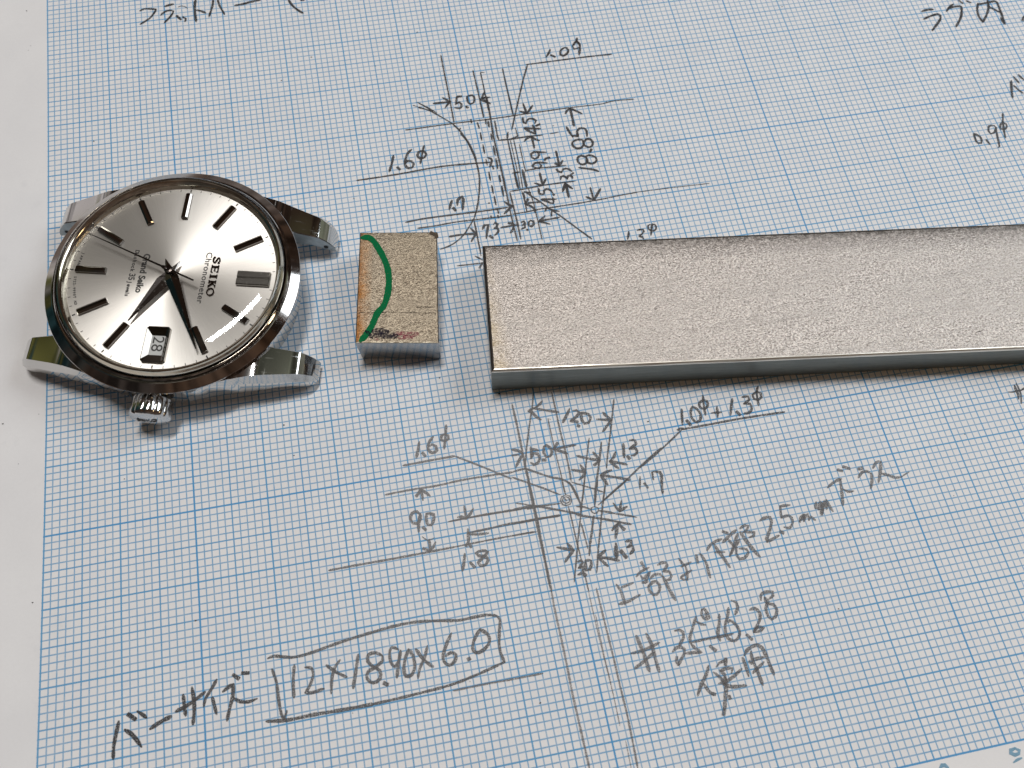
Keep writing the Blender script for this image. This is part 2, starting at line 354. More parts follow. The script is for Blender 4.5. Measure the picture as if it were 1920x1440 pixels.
  ('d',0.45,1,'82.60,-43.08 82.95,-42.53 83.48,-42.48 84.00,-42.71 84.30,-43.16'),
  ('d',0.45,1,'82.14,-44.41 82.29,-43.96 82.72,-43.84 83.10,-44.17 83.25,-44.53'),
  ('d',0.45,1,'83.25,-44.53 83.49,-43.97 83.85,-43.89 84.16,-44.28 84.16,-44.55'),
  ('d',0.4,1,'84.17,-43.75 84.50,-43.53'),
  ('d',0.45,1,'78.95,-42.59 78.94,-43.73 78.94,-45.06'),
  ('d',0.45,1,'77.71,-44.42 78.32,-44.75 78.94,-45.06'),
  ('d',0.45,1,'78.94,-45.06 79.35,-44.46 79.76,-43.87'),
  ('d',0.5,1,'86.83,-30.47 86.79,-31.96 86.70,-34.21'),
  ('d',0.45,1,'85.79,-31.44 86.28,-30.81 86.83,-30.47'),
  ('d',0.45,1,'86.83,-30.47 87.73,-31.19 88.62,-31.95'),
  ('d',0.45,1,'85.36,-34.20 85.64,-35.30 85.95,-36.25'),
  ('d',0.45,1,'85.95,-36.25 86.47,-36.27 86.96,-36.42'),
  ('d',0.45,1,'86.96,-36.42 86.94,-35.51 87.48,-34.90 88.29,-34.97 88.60,-35.65 88.43,-36.67'),
  ('d',0.45,1,'87.53,-37.28 86.76,-37.08 85.75,-37.40 85.63,-38.21 86.24,-38.86 87.08,-38.73 87.53,-38.05 87.53,-37.28'),
  ('d',0.45,1,'87.53,-38.05 87.98,-37.36 88.70,-37.27 89.12,-37.97 88.82,-38.75 88.09,-38.90 87.60,-38.47 87.53,-38.05'),
  ('d',0.5,1,'88.21,-39.88 88.58,-39.40'),
  ('d',0.45,1,'87.30,-40.83 86.59,-40.36 85.88,-40.72 85.76,-41.52 86.30,-42.15 87.03,-42.01 87.40,-41.39 87.30,-40.83'),
  ('d',0.45,1,'87.32,-41.24 87.34,-40.63 88.06,-40.54 88.95,-41.17 88.93,-41.78 88.12,-42.26 87.39,-41.93 87.21,-41.22'),
  ('d',0.45,1,'85.67,-42.66 86.90,-43.07 87.96,-43.45 88.75,-43.92'),
  ('d',0.5,1,'82.69,-45.30 82.79,-46.11 82.76,-47.03'),
  ('d',0.45,1,'82.02,-46.78 82.37,-46.04 82.69,-45.30'),
  ('d',0.45,1,'82.69,-45.30 83.16,-45.98 83.66,-46.53'),
  ('d',0.45,1,'70.95,-38.13 71.47,-38.42 71.56,-38.84 71.00,-40.03'),
  ('d',0.3,1,'70.62,-38.41 70.62,-39.63'),
  ('d',0.48,1,'55.52,-35.17 55.06,-36.60 54.42,-38.17'),
  ('d',0.5,0,'55.83,-37.54 56.17,-38.05'),
  ('d',0.48,1,'58.67,-34.42 57.94,-35.06 57.34,-36.31 57.18,-37.38 57.64,-38.04 58.27,-37.98 58.60,-37.37 58.32,-36.73 57.65,-36.54 57.24,-36.97'),
  ('d',0.42,1,'60.86,-33.98 60.49,-34.98 60.08,-36.27 59.69,-37.42'),
  ('d',0.48,1,'60.49,-34.98 59.76,-35.11 59.46,-35.74 59.78,-36.39 60.55,-36.35 60.96,-35.82 60.74,-35.19 60.35,-34.96'),
  ('d',0.48,1,'63.67,-45.42 63.35,-46.09 62.95,-47.08'),
  ('d',0.5,0,'63.63,-46.87 63.94,-47.46'),
  ('d',0.55,1,'64.39,-46.44 64.62,-45.50 65.40,-45.01 65.52,-45.49 65.12,-47.40'),
  ('d',0.45,1,'67.63,-51.67 68.05,-50.98 68.49,-50.97'),
  ('d',0.45,1,'68.49,-50.97 68.71,-50.93 68.41,-51.81 67.92,-53.41'),
  ('d',0.45,0,'68.53,-53.10 68.95,-53.56'),
  ('d',0.45,1,'69.57,-51.08 69.84,-50.78 70.20,-51.19 69.90,-51.64 69.50,-51.83'),
  ('d',0.45,1,'69.50,-51.83 70.06,-51.93 70.11,-52.44 69.74,-52.88 69.33,-53.12'),
  ('d',0.35,1,'70.59,-51.85 71.69,-51.84 72.73,-51.79 73.52,-51.88'),
  ('d',0.45,1,'71.96,-51.23 72.51,-51.42 72.78,-51.72'),
  ('d',0.45,1,'72.78,-51.72 72.44,-52.51 71.96,-53.10'),
  ('d',0.4,1,'62.10,-52.12 64.21,-52.09 66.48,-52.35'),
  ('d',0.45,1,'65.75,-51.18 66.08,-51.74 66.48,-52.35'),
  ('d',0.45,1,'66.48,-52.35 65.95,-52.90 65.47,-53.57'),
  ('d',0.45,1,'74.06,-51.43 74.52,-51.34 74.66,-51.70 74.08,-52.03'),
  ('d',0.45,1,'74.08,-52.03 74.53,-52.02 74.43,-52.51 73.80,-52.71'),
  ('d',0.4,0,'74.68,-52.93 74.80,-53.09'),
  ('d',0.45,1,'75.62,-51.36 75.20,-51.62 75.13,-52.29 75.53,-52.50 75.97,-52.18 76.01,-51.59 75.62,-51.36'),
  ('d',0.35,1,'76.86,-51.78 78.37,-51.66 80.34,-51.62'),
  ('d',0.45,1,'78.08,-50.92 77.55,-51.35 76.86,-51.78'),
  ('d',0.45,1,'76.86,-51.78 77.68,-52.14 78.54,-52.58'),
  ('d',0.45,1,'72.09,-47.13 72.51,-47.63 73.23,-48.10'),
  ('d',0.45,1,'73.23,-48.10 72.44,-48.75 71.65,-49.39'),
  ('d',0.4,1,'75.39,-48.13 76.44,-48.05 77.98,-48.23'),
  ('d',0.45,1,'76.01,-47.28 75.61,-47.73 75.39,-48.13'),
  ('d',0.45,1,'75.39,-48.13 76.29,-48.80 76.58,-49.20 76.64,-49.99'),
  ('d',0.45,1,'78.16,-45.54 78.09,-46.59 78.80,-46.79'),
  ('d',0.45,1,'78.80,-46.79 78.94,-46.12 79.60,-45.88 80.10,-46.31 80.29,-46.87'),
  ('d',0.4,1,'78.16,-47.68 79.32,-47.88 80.55,-48.09'),
  ('d',0.4,1,'78.15,-47.73 79.08,-48.33 79.94,-48.82 80.11,-47.72'),
  ('d',0.4,1,'80.25,-47.04 80.43,-47.25'),
  ('d',0.45,1,'82.73,-45.35 82.74,-46.68 82.73,-48.08'),
  ('d',0.45,1,'81.96,-46.81 82.38,-45.91 82.73,-45.35'),
  ('d',0.45,1,'82.73,-45.35 83.20,-45.96 83.68,-46.52'),
  ('d',0.35,1,'86.65,-46.82 86.66,-48.06 86.69,-49.38'),
  ('d',0.45,1,'85.58,-48.48 86.16,-48.93 86.69,-49.38'),
  ('d',0.45,1,'86.69,-49.38 87.52,-48.29 88.27,-47.36'),
  ('d',0.35,1,'78.26,-50.09 78.76,-49.49 79.21,-49.83 80.56,-50.46'),
  ('d',0.35,1,'79.33,-50.28 79.15,-51.11'),
  ('d',0.42,1,'90.91,-56.19 90.79,-56.61 90.58,-57.13 90.42,-57.50'),
  ('d',0.42,1,'92.41,-56.17 92.78,-56.11 93.32,-56.20 93.37,-56.57 92.90,-57.02'),
  ('d',0.42,1,'92.90,-57.02 92.51,-57.15 92.41,-57.29 92.84,-57.53 92.97,-57.87'),
  ('d',0.4,1,'95.05,-55.42 94.78,-56.18 94.33,-57.47'),
  ('d',0.34,1,'94.73,-55.44 94.32,-55.61 94.19,-56.15 94.49,-56.61 94.95,-56.77 95.45,-56.46 95.58,-55.99 95.40,-55.60 95.14,-55.47'),
 ],
 'side': [
  ('m',0.34,1,'49.27,-88.69 51.84,-88.66 54.43,-88.62 56.78,-88.63'),
  ('m',0.28,0,'56.78,-88.63 58.90,-89.96 61.08,-91.38 64.24,-93.49'),
  ('m',0.3,1,'46.19,-92.52 49.67,-92.45 53.64,-92.52 57.67,-92.35 64.44,-92.51'),
  ('m',0.26,1,'54.33,-97.97 56.70,-97.93 59.87,-97.88 63.36,-97.96'),
  ('m',0.34,1,'37.27,-101.67 40.53,-101.64 45.58,-101.69 50.95,-101.67 54.56,-101.64'),
  ('m',0.26,1,'54.56,-101.64 59.77,-101.57 65.80,-101.59'),
  ('m',0.22,0,'64.07,-97.08 67.32,-98.15'),
  ('m',0.2,1,'50.40,-99.41 51.07,-100.07 52.01,-99.85'),
  ('m',0.3,0,'65.73,-98.08 66.91,-98.21'),
  ('m',0.34,1,'56.65,-100.06 59.80,-99.98 62.72,-99.86 69.88,-99.94'),
  ('m',0.24,0,'54.27,-97.96 57.81,-97.95 63.08,-98.04 67.32,-98.15'),
  ('m',0.4,0,'59.48,-100.59 57.88,-100.48 56.87,-100.29'),
  ('m',0.34,0,'66.47,-82.19 66.55,-85.33 66.53,-89.48 66.48,-92.58 66.54,-95.07 66.48,-97.26'),
  ('m',0.28,0,'69.95,-81.05 69.30,-83.33 68.36,-85.91 67.29,-89.14 66.38,-92.21'),
  ('m',0.28,0,'72.67,-81.42 72.66,-84.20 72.61,-87.67 72.69,-90.98 72.63,-93.84 72.52,-95.36'),
  ('m',0.2,0,'71.60,-85.57 71.24,-85.42 71.22,-88.15 71.23,-91.31 71.31,-94.07 71.29,-97.00'),
  ('m',0.32,1,'64.43,-92.54 65.37,-92.38 66.52,-92.36 67.15,-92.65'),
  ('m',0.34,1,'66.62,-92.43 68.25,-93.39 69.78,-94.26 71.05,-94.74 72.04,-95.45 72.47,-96.06'),
  ('m',0.36,1,'71.86,-95.24 72.39,-95.92 72.65,-96.79 72.85,-97.41 72.97,-98.36'),
  ('m',0.24,0,'72.59,-95.55 74.12,-96.36 75.55,-97.10 76.75,-97.85'),
  ('m',0.28,0,'64.29,-93.24 66.32,-94.44 68.35,-95.64 70.54,-97.04'),
  ('m',0.28,0,'81.60,-84.19 80.78,-86.56 79.66,-89.71 78.67,-92.33 78.00,-94.36'),
  ('m',0.26,0,'77.55,-95.94 76.93,-97.59 76.33,-99.11'),
  ('m',0.34,0,'78.19,-90.42 77.30,-92.92 76.48,-95.15 75.61,-97.34 75.18,-98.89'),
  ('m',0.24,0,'76.55,-89.50 75.52,-92.35 74.52,-95.38 73.44,-98.56'),
  ('m',0.28,0,'86.64,-92.83 83.60,-94.57 80.79,-96.43 78.77,-97.58 76.55,-98.91'),
  ('m',0.38,0,'66.46,-94.07 66.46,-97.10 66.45,-99.84 66.42,-102.09 66.46,-104.54 66.47,-107.05 66.45,-110.16'),
  ('m',0.24,0,'71.18,-95.18 71.31,-97.19'),
  ('m',0.24,0,'71.32,-98.92 71.36,-100.99 71.35,-103.47 71.39,-105.25 71.42,-106.57'),
  ('m',0.22,0,'71.44,-108.86 71.43,-110.04 71.45,-111.12'),
  ('m',0.26,0,'74.48,-95.56 73.53,-98.18 72.65,-100.78 71.63,-103.74 70.83,-106.24 69.78,-109.41'),
  ('m',0.34,0,'76.30,-95.90 75.49,-98.09 75.04,-99.51'),
  ('m',0.36,0,'74.54,-100.90 73.86,-102.81 73.01,-105.00 72.65,-106.26'),
  ('m',0.28,0,'77.13,-96.99 76.26,-99.39 75.62,-101.11 74.99,-103.03 74.05,-105.75 73.11,-108.75'),
  ('m',0.24,0,'72.55,-101.67 72.65,-104.16 72.66,-105.27'),
  ('m',0.34,0,'72.26,-95.50 72.64,-96.86 72.93,-98.07 73.10,-98.80 72.93,-99.80'),
  ('m',0.34,1,'63.36,-97.95 64.71,-97.92 66.18,-97.91 67.77,-98.38 69.43,-99.03 71.09,-99.66 72.75,-100.34'),
  ('m',0.34,1,'72.19,-100.29 73.96,-100.96 76.04,-101.70 78.10,-102.54 79.44,-103.07'),
  ('m',0.3,1,'72.46,-99.14 73.42,-99.38 74.32,-99.89'),
  ('m',0.38,1,'75.47,-100.33 76.51,-100.70 77.44,-101.10'),
  ('m',0.3,1,'77.44,-101.10 78.90,-101.61 80.45,-102.22'),
  ('m',0.28,1,'66.07,-97.89 67.81,-98.15 70.27,-98.27'),
  ('m',0.26,0,'75.55,-99.49 76.48,-98.97 78.06,-98.10 80.49,-96.68'),
  ('m',0.3,1,'65.56,-98.19 66.68,-98.17'),
  ('m',0.32,1,'62.97,-99.93 65.20,-99.95 67.44,-99.91 69.89,-100.03'),
  ('m',0.26,1,'62.65,-101.58 64.31,-101.58 66.18,-101.65'),
  ('m',0.22,0,'74.96,-99.61 75.45,-99.93 75.42,-100.27 75.06,-100.60 74.61,-100.57 74.35,-100.18 74.47,-99.74 74.96,-99.61'),
  ('m',0.22,1,'71.36,-97.20 71.86,-97.52 71.98,-98.13 71.66,-98.64 71.07,-98.76 70.56,-98.50 70.38,-97.89 70.70,-97.37 71.36,-97.20'),
  ('m',0.2,1,'71.30,-97.48 71.64,-97.72 71.73,-98.08 71.49,-98.38 71.09,-98.42 70.75,-98.18 70.68,-97.88 70.88,-97.57 71.30,-97.48'),
  ('m',0.2,0,'71.07,-97.73 71.27,-98.11'),
  ('g',0.34,0,'66.45,-110.16 66.37,-112.31 66.41,-115.58 66.42,-119.61 66.34,-123.25 66.39,-126.54 66.44,-129.76 66.47,-132.38'),
  ('g',0.32,0,'72.56,-110.81 72.58,-113.50 72.63,-117.06 72.68,-120.54 72.66,-123.64 72.71,-126.96 72.61,-130.18 72.45,-133.56'),
  ('g',0.16,0,'71.42,-111.11 71.39,-113.28 71.41,-117.70 71.47,-121.16 71.54,-124.54 71.46,-128.35'),
  ('g',0.15,0,'71.63,-114.22 71.52,-119.74 71.58,-123.15'),
  ('g',0.14,0,'71.74,-130.14 71.63,-133.40'),
  ('g',0.32,0,'51.26,-120.11 55.05,-120.08 59.45,-120.17 63.07,-120.21'),
  ('m',0.3,0,'66.58,-92.61 66.58,-95.27 66.62,-100.19 66.52,-104.42 66.36,-109.42'),
 ],
 'sidefig': [
  ('m',0.48,1,'52.07,-85.61 51.73,-86.76 51.32,-87.85'),
  ('m',0.45,0,'52.29,-87.29 52.61,-87.86'),
  ('m',0.48,1,'54.17,-85.17 53.38,-86.03 53.19,-87.03 53.71,-87.55 54.39,-87.33 54.34,-86.64 53.83,-86.28 53.30,-86.53'),
  ('m',0.42,1,'56.34,-83.74 55.90,-85.62 55.46,-87.27'),
  ('m',0.48,1,'55.99,-85.03 55.40,-85.18 55.24,-85.85 55.81,-86.13 56.34,-85.88 56.35,-85.35 55.99,-85.03'),
  ('m',0.48,1,'51.30,-92.67 50.83,-93.16 50.46,-93.51'),
  ('m',0.48,1,'51.30,-92.67 51.85,-93.27 52.32,-93.80'),
  ('m',0.4,0,'51.30,-92.67 51.27,-94.27'),
  ('m',0.48,1,'50.60,-96.23 50.20,-95.75 49.48,-95.86 49.18,-96.61 49.42,-97.30 50.03,-97.41 50.51,-96.86 50.61,-96.15'),
  ('m',0.48,1,'50.60,-96.23 50.18,-97.44 50.03,-98.61'),
  ('m',0.45,0,'50.70,-98.10 51.02,-98.56'),
  ('m',0.48,1,'51.46,-96.26 51.32,-97.17 51.44,-97.92 51.89,-98.00 52.31,-97.36 52.43,-96.57 51.46,-96.26'),
  ('m',0.42,0,'56.84,-96.17 56.85,-97.07 56.80,-98.03'),
  ('m',0.48,1,'55.73,-97.59 56.20,-97.60 56.80,-98.03'),
  ('m',0.48,1,'56.80,-98.03 57.50,-97.43 58.00,-96.80'),
  ('m',0.48,1,'51.26,-100.02 51.24,-100.76 51.22,-101.54'),
  ('m',0.48,1,'50.27,-101.05 50.75,-101.32 51.22,-101.54'),
  ('m',0.48,1,'51.22,-101.54 51.68,-101.10 52.06,-100.52'),
  ('m',0.5,0,'56.79,-99.55 56.66,-100.72 56.51,-101.62'),
  ('m',0.48,1,'56.13,-101.81 56.40,-101.46 56.81,-102.07'),
  ('m',0.48,1,'55.77,-102.86 55.44,-104.02 55.05,-105.05'),
  ('m',0.5,0,'56.31,-104.18 56.77,-104.92'),
  ('m',0.48,1,'58.96,-103.13 58.23,-102.86 57.30,-102.99 57.60,-103.47 58.34,-103.66 58.80,-104.27 58.38,-104.83 57.60,-104.87 57.38,-104.39 58.04,-103.86 58.78,-103.35 58.96,-103.13'),
  ('m',0.42,1,'69.46,-83.40 71.16,-84.05 73.02,-84.70'),
  ('m',0.48,1,'70.94,-82.56 70.56,-82.94 69.64,-83.40'),
  ('m',0.48,1,'68.64,-83.78 69.15,-84.06 69.59,-84.76 70.17,-85.37'),
  ('m',0.35,0,'68.66,-83.72 69.46,-83.40'),
  ('m',0.48,1,'74.74,-84.45 74.21,-85.23 73.30,-86.38'),
  ('m',0.48,1,'75.18,-84.85 75.71,-84.88 75.98,-85.25 75.49,-85.84 74.49,-86.35'),
  ('m',0.48,1,'74.49,-86.35 74.98,-86.50 75.47,-86.71'),
  ('m',0.55,0,'75.35,-87.25 75.54,-87.41'),
  ('m',0.48,1,'76.25,-85.36 76.15,-86.59 76.38,-87.13 77.03,-87.12 77.51,-86.34 77.28,-85.80 76.25,-85.36'),
  ('m',0.42,1,'78.34,-86.81 79.24,-87.03 80.46,-87.38'),
  ('m',0.48,1,'79.50,-85.95 79.92,-86.66 80.46,-87.38'),
  ('m',0.48,1,'80.46,-87.38 79.72,-87.99 78.81,-88.81'),
  ('m',0.48,1,'65.10,-89.16 65.95,-89.50 66.58,-90.09'),
  ('m',0.3,0,'64.92,-90.03 65.95,-90.10'),
  ('m',0.48,1,'66.58,-90.09 65.92,-90.81 65.14,-91.86'),
  ('m',0.48,1,'67.84,-89.30 67.82,-89.96 67.57,-90.88'),
  ('m',0.42,0,'67.73,-89.52 68.91,-89.98'),
  ('m',0.48,1,'67.56,-90.94 68.10,-90.25 68.63,-90.47 68.77,-91.22 68.34,-91.86 67.74,-91.99 67.42,-91.63'),
  ('m',0.5,0,'69.17,-91.51 69.58,-91.58'),
  ('m',0.48,1,'69.76,-89.53 69.55,-90.52 69.76,-91.16 70.34,-91.15 70.77,-90.50 70.61,-89.87 70.13,-89.42 69.76,-89.53'),
  ('m',0.4,1,'71.12,-90.21 72.76,-90.15 74.39,-90.14'),
  ('m',0.48,1,'71.83,-89.37 71.45,-89.78 71.06,-90.20'),
  ('m',0.48,1,'71.06,-90.20 71.95,-90.66 72.92,-91.24'),
  ('m',0.42,1,'74.19,-91.80 75.71,-92.50 77.27,-93.06'),
  ('m',0.48,1,'76.65,-91.74 76.96,-92.37 77.27,-93.06'),
  ('m',0.48,1,'77.27,-93.06 76.84,-93.37 76.35,-93.64'),
  ('m',0.42,1,'72.94,-93.72 73.96,-94.09 74.84,-94.52'),
  ('m',0.48,1,'74.37,-93.27 74.59,-93.85 74.84,-94.52'),
  ('m',0.48,1,'74.84,-94.52 74.32,-94.99 73.75,-95.38'),
  ('m',0.48,1,'81.27,-91.29 81.05,-92.41 80.91,-93.29'),
  ('m',0.5,0,'81.43,-93.20 81.64,-93.63'),
  ('m',0.48,1,'82.37,-90.88 83.10,-91.02 83.14,-91.58 81.99,-92.16'),
  ('m',0.48,1,'81.99,-92.16 82.90,-92.26 82.89,-92.99 82.41,-93.26 82.02,-93.19'),
  ('m',0.48,1,'79.85,-92.25 79.36,-93.06 78.68,-93.47'),
  ('m',0.42,1,'78.68,-93.47 79.90,-93.94 81.04,-94.43'),
  ('m',0.48,1,'78.68,-93.47 79.16,-94.10 79.70,-94.74'),
  ('m',0.48,1,'78.58,-94.83 77.91,-94.94 76.90,-95.29'),
  ('m',0.42,1,'76.90,-95.29 78.83,-95.94 80.88,-96.74'),
  ('m',0.48,1,'76.90,-95.29 77.20,-96.00 77.55,-96.83'),
  ('m',0.3,1,'82.45,-96.54 81.99,-98.30'),
  ('m',0.42,0,'82.83,-97.62 83.14,-98.35'),
  ('m',0.34,1,'84.36,-96.21 84.24,-97.29'),
  ('m',0.45,1,'84.54,-96.16 85.48,-96.42 85.58,-96.95 85.28,-98.08 85.05,-99.54'),
  ('m',0.45,1,'91.20,-87.58 90.94,-88.70 90.67,-89.94'),
  ('m',0.5,0,'91.46,-89.42 91.84,-90.21'),
  ('m',0.45,1,'92.89,-87.44 92.40,-88.25 92.35,-89.32 92.86,-89.95 93.42,-89.79 93.78,-88.87 93.45,-87.90 92.89,-87.44'),
  ('m',0.4,1,'94.95,-86.00 94.66,-87.58 94.46,-89.08'),
  ('m',0.45,1,'94.86,-86.71 94.13,-87.03 94.01,-87.74 94.60,-88.12 95.24,-87.69 95.28,-86.97 94.86,-86.71'),
  ('m',0.45,1,'95.48,-88.96 96.91,-89.08'),
  ('m',0.45,1,'96.54,-88.11 96.19,-89.76'),
  ('m',0.45,1,'99.17,-87.36 98.60,-88.67 98.18,-89.77'),
  ('m',0.5,0,'99.24,-89.42 99.58,-90.03'),
  ('m',0.45,1,'100.75,-87.34 101.62,-87.37 101.72,-87.88 100.68,-88.42'),
  ('m',0.45,1,'100.68,-88.42 101.59,-88.59 101.60,-89.41 101.00,-89.93 100.22,-89.91'),
  ('m',0.4,1,'103.64,-86.09 103.21,-86.78 102.97,-87.84 102.80,-89.08'),
  ('m',0.45,1,'103.27,-86.88 102.39,-87.27 102.41,-87.92 103.02,-88.21 103.61,-87.86 103.68,-87.24 103.27,-86.88'),
  ('m',0.36,1,'89.75,-90.65 90.14,-90.48 90.63,-90.57'),
  ('m',0.36,1,'90.35,-90.64 94.21,-90.64 99.41,-90.59 103.72,-90.70 106.31,-90.78'),
  ('m',0.3,0,'90.33,-90.73 87.96,-92.22 85.13,-93.96 82.79,-95.24'),
  ('m',0.42,1,'77.73,-99.66 77.98,-100.29 78.32,-100.98'),
  ('m',0.4,0,'78.91,-99.54 78.63,-100.18 78.32,-100.98'),
  ('m',0.5,1,'78.32,-100.98 78.91,-100.69 79.47,-100.51'),
  ('m',0.5,1,'76.64,-103.40 77.09,-102.97 77.68,-102.63'),
  ('m',0.5,1,'77.68,-102.63 78.01,-103.14 78.33,-103.63'),
  ('m',0.55,0,'77.49,-102.71 77.20,-103.67 76.80,-104.60'),
  ('m',0.55,1,'76.68,-105.31 76.56,-106.23 76.35,-107.29'),
  ('m',0.45,0,'76.45,-105.76 76.24,-106.83 76.25,-107.49'),
  ('m',0.6,0,'77.07,-106.43 77.64,-107.48'),
  ('m',0.5,1,'78.14,-105.30 78.86,-105.33 78.73,-105.86 78.11,-106.08'),
  ('m',0.5,1,'78.10,-106.13 78.89,-106.11 78.86,-106.66 78.29,-107.11'),
  ('m',0.45,1,'68.50,-104.32 69.62,-104.75 70.69,-105.17'),
  ('m',0.5,1,'70.00,-104.05 70.32,-104.60 70.69,-105.17'),
  ('m',0.5,1,'70.69,-105.17 69.95,-105.75 69.18,-106.48'),
  ('m',0.45,1,'73.76,-106.74 75.06,-107.10 76.58,-107.72'),
  ('m',0.5,1,'75.00,-105.99 74.35,-106.36 73.76,-106.74'),
  ('m',0.5,1,'73.76,-106.74 74.31,-107.45 74.81,-108.15'),
  ('m',0.5,1,'70.92,-106.81 71.39,-106.68 71.53,-107.03 70.83,-107.66'),
  ('m',0.5,1,'70.83,-107.66 71.39,-107.66 71.22,-108.39 70.53,-108.53'),
  ('m',0.6,0,'71.37,-108.69 71.49,-108.85'),
  ('m',0.5,1,'71.96,-106.84 71.80,-107.52 71.76,-108.17 72.26,-108.15 72.64,-107.57 72.71,-106.98 71.96,-106.84'),
 ],
 'offset': [
  ('g',0.5,1,'75.38,-110.86 75.74,-111.69 75.86,-112.68 75.89,-113.66'),
  ('g',0.5,1,'75.95,-111.36 76.74,-111.21 77.66,-111.05'),
  ('g',0.5,1,'75.11,-113.45 76.31,-113.37 77.40,-113.04 78.21,-112.79'),
  ('g',0.5,1,'79.52,-108.52 79.69,-109.11 79.76,-109.56'),
  ('g',0.42,1,'78.36,-110.29 79.14,-109.75 79.68,-109.61 80.37,-109.43'),
  ('g',0.45,1,'78.98,-110.34 79.13,-110.74 79.40,-110.67 80.19,-110.08'),
  ('g',0.45,1,'79.11,-111.29 79.58,-110.95 80.10,-110.43 80.41,-109.99'),
  ('g',0.42,1,'78.95,-111.20 79.35,-111.34 79.70,-111.22'),
  ('g',0.5,1,'79.68,-111.77 79.66,-112.56 80.02,-113.11 80.44,-113.19 81.01,-112.70 81.20,-112.00 80.85,-111.44 80.33,-111.46 79.64,-111.94'),
  ('g',0.45,1,'80.16,-110.94 80.84,-110.51 81.70,-110.61 81.97,-111.04'),
  ('g',0.6,1,'81.97,-111.04 82.20,-112.06 82.42,-113.09 82.80,-114.35'),
  ('g',0.5,1,'81.68,-109.30 82.24,-109.10 82.85,-109.21 82.94,-109.60 82.16,-110.33'),
  ('g',0.5,1,'82.16,-110.33 83.01,-110.49 83.15,-111.14 82.72,-111.55 82.20,-111.57'),
  ('g',0.5,1,'84.77,-109.01 85.04,-109.63 85.40,-110.20'),
  ('g',0.5,1,'84.83,-110.15 85.45,-110.02 86.28,-109.80'),
  ('g',0.45,1,'85.40,-110.20 85.44,-110.70 85.23,-111.90'),
  ('g',0.42,1,'84.39,-111.50 85.09,-111.26 86.10,-110.89'),
  ('g',0.42,1,'85.20,-112.02 84.65,-111.92 84.36,-111.61'),
  ('g',0.5,1,'87.35,-109.00 87.25,-109.55 87.24,-110.05'),
  ('g',0.5,1,'87.85,-108.84 88.23,-109.73 88.41,-110.64 88.33,-111.38 88.37,-112.32'),
  ('g',0.5,1,'89.01,-108.62 89.66,-107.98 90.54,-107.63 91.50,-107.49'),
  ('g',0.55,1,'90.19,-107.95 90.51,-109.03 90.96,-110.12 91.45,-111.47'),
  ('g',0.45,1,'89.97,-109.11 90.60,-109.17 91.33,-109.33'),
  ('g',0.5,1,'91.93,-106.48 92.27,-106.67 92.55,-106.83'),
  ('g',0.6,1,'91.55,-107.95 92.45,-107.35 93.38,-106.88 93.85,-106.65'),
  ('g',0.5,1,'92.36,-107.66 92.67,-108.35 93.00,-108.99'),
  ('g',0.5,1,'93.95,-107.18 93.26,-108.15 92.09,-109.83'),
  ('g',0.5,1,'91.91,-109.99 92.68,-109.18 93.95,-108.02'),
  ('g',0.5,1,'93.24,-109.04 92.90,-109.73 93.13,-110.66 93.78,-110.66 94.62,-110.06 94.52,-109.53 93.57,-109.23'),
  ('g',0.65,1,'94.38,-107.07 94.86,-108.45 95.38,-109.70 96.00,-110.83'),
  ('g',0.5,1,'94.48,-106.51 95.30,-106.21 95.78,-106.37 95.36,-106.87 94.75,-107.14'),
  ('g',0.5,1,'94.87,-107.17 95.76,-107.27 96.30,-107.44 96.08,-107.91 95.41,-107.98'),
  ('g',0.55,1,'97.64,-105.94 98.24,-105.72 99.16,-105.76 99.24,-106.30 98.60,-107.48 97.76,-108.62 97.69,-109.05'),
  ('g',0.55,1,'97.69,-109.05 98.55,-108.83 99.58,-108.51'),
  ('g',0.5,1,'101.11,-104.47 102.51,-104.57'),
  ('g',0.5,1,'101.15,-104.48 100.91,-105.34 100.79,-106.06'),
  ('g',0.5,1,'100.73,-106.13 101.93,-106.03 102.22,-106.90 101.52,-107.74 100.77,-107.52'),
  ('g',0.6,0,'99.97,-108.02 100.36,-108.25'),
  ('g',0.5,1,'103.16,-107.08 103.61,-106.51 104.00,-106.25 103.79,-107.20'),
  ('g',0.5,1,'103.79,-107.20 104.29,-106.47 104.68,-106.30 104.55,-107.18'),
  ('g',0.5,1,'104.55,-107.18 105.02,-106.77 105.23,-107.14 105.41,-107.34'),
  ('g',0.5,1,'103.20,-107.21 104.18,-106.29'),
  ('g',0.5,1,'106.43,-104.89 106.08,-105.65 106.47,-105.98'),
  ('g',0.6,1,'106.47,-105.98 106.98,-105.00 107.19,-105.37 106.70,-106.76'),
  ('g',0.6,1,'106.54,-106.73 107.35,-105.40 107.75,-104.97 107.60,-106.11'),
  ('g',0.55,1,'107.97,-104.85 108.08,-105.70 108.36,-106.58'),
  ('g',0.5,1,'108.83,-103.13 109.68,-102.65 110.84,-102.27 111.19,-102.25'),
  ('g',0.55,1,'111.00,-102.30 110.64,-104.01 110.09,-106.00'),
  ('g',0.5,1,'110.96,-103.82 111.49,-104.25 112.31,-104.33'),
  ('g',0.5,0,'111.18,-100.85 111.75,-101.16'),
  ('g',0.5,0,'112.07,-100.53 112.93,-101.01'),
  ('g',0.6,1,'114.21,-101.31 114.82,-101.29'),
  ('g',0.5,1,'113.77,-102.52 114.52,-101.89 115.38,-101.88 115.82,-102.30'),
  ('g',0.55,1,'115.82,-102.30 115.58,-103.28 114.94,-104.43'),
  ('g',0.5,1,'116.37,-101.55 117.16,-100.83 117.86,-100.79'),
  ('g',0.55,1,'117.87,-100.88 117.17,-102.39 116.39,-103.77'),
  ('g',0.5,1,'117.35,-102.59 118.23,-103.01 119.21,-103.59 120.10,-103.54'),
  ('g',0.25,1,'120.10,-103.54 121.39,-103.10'),
 ],
 'angle': [
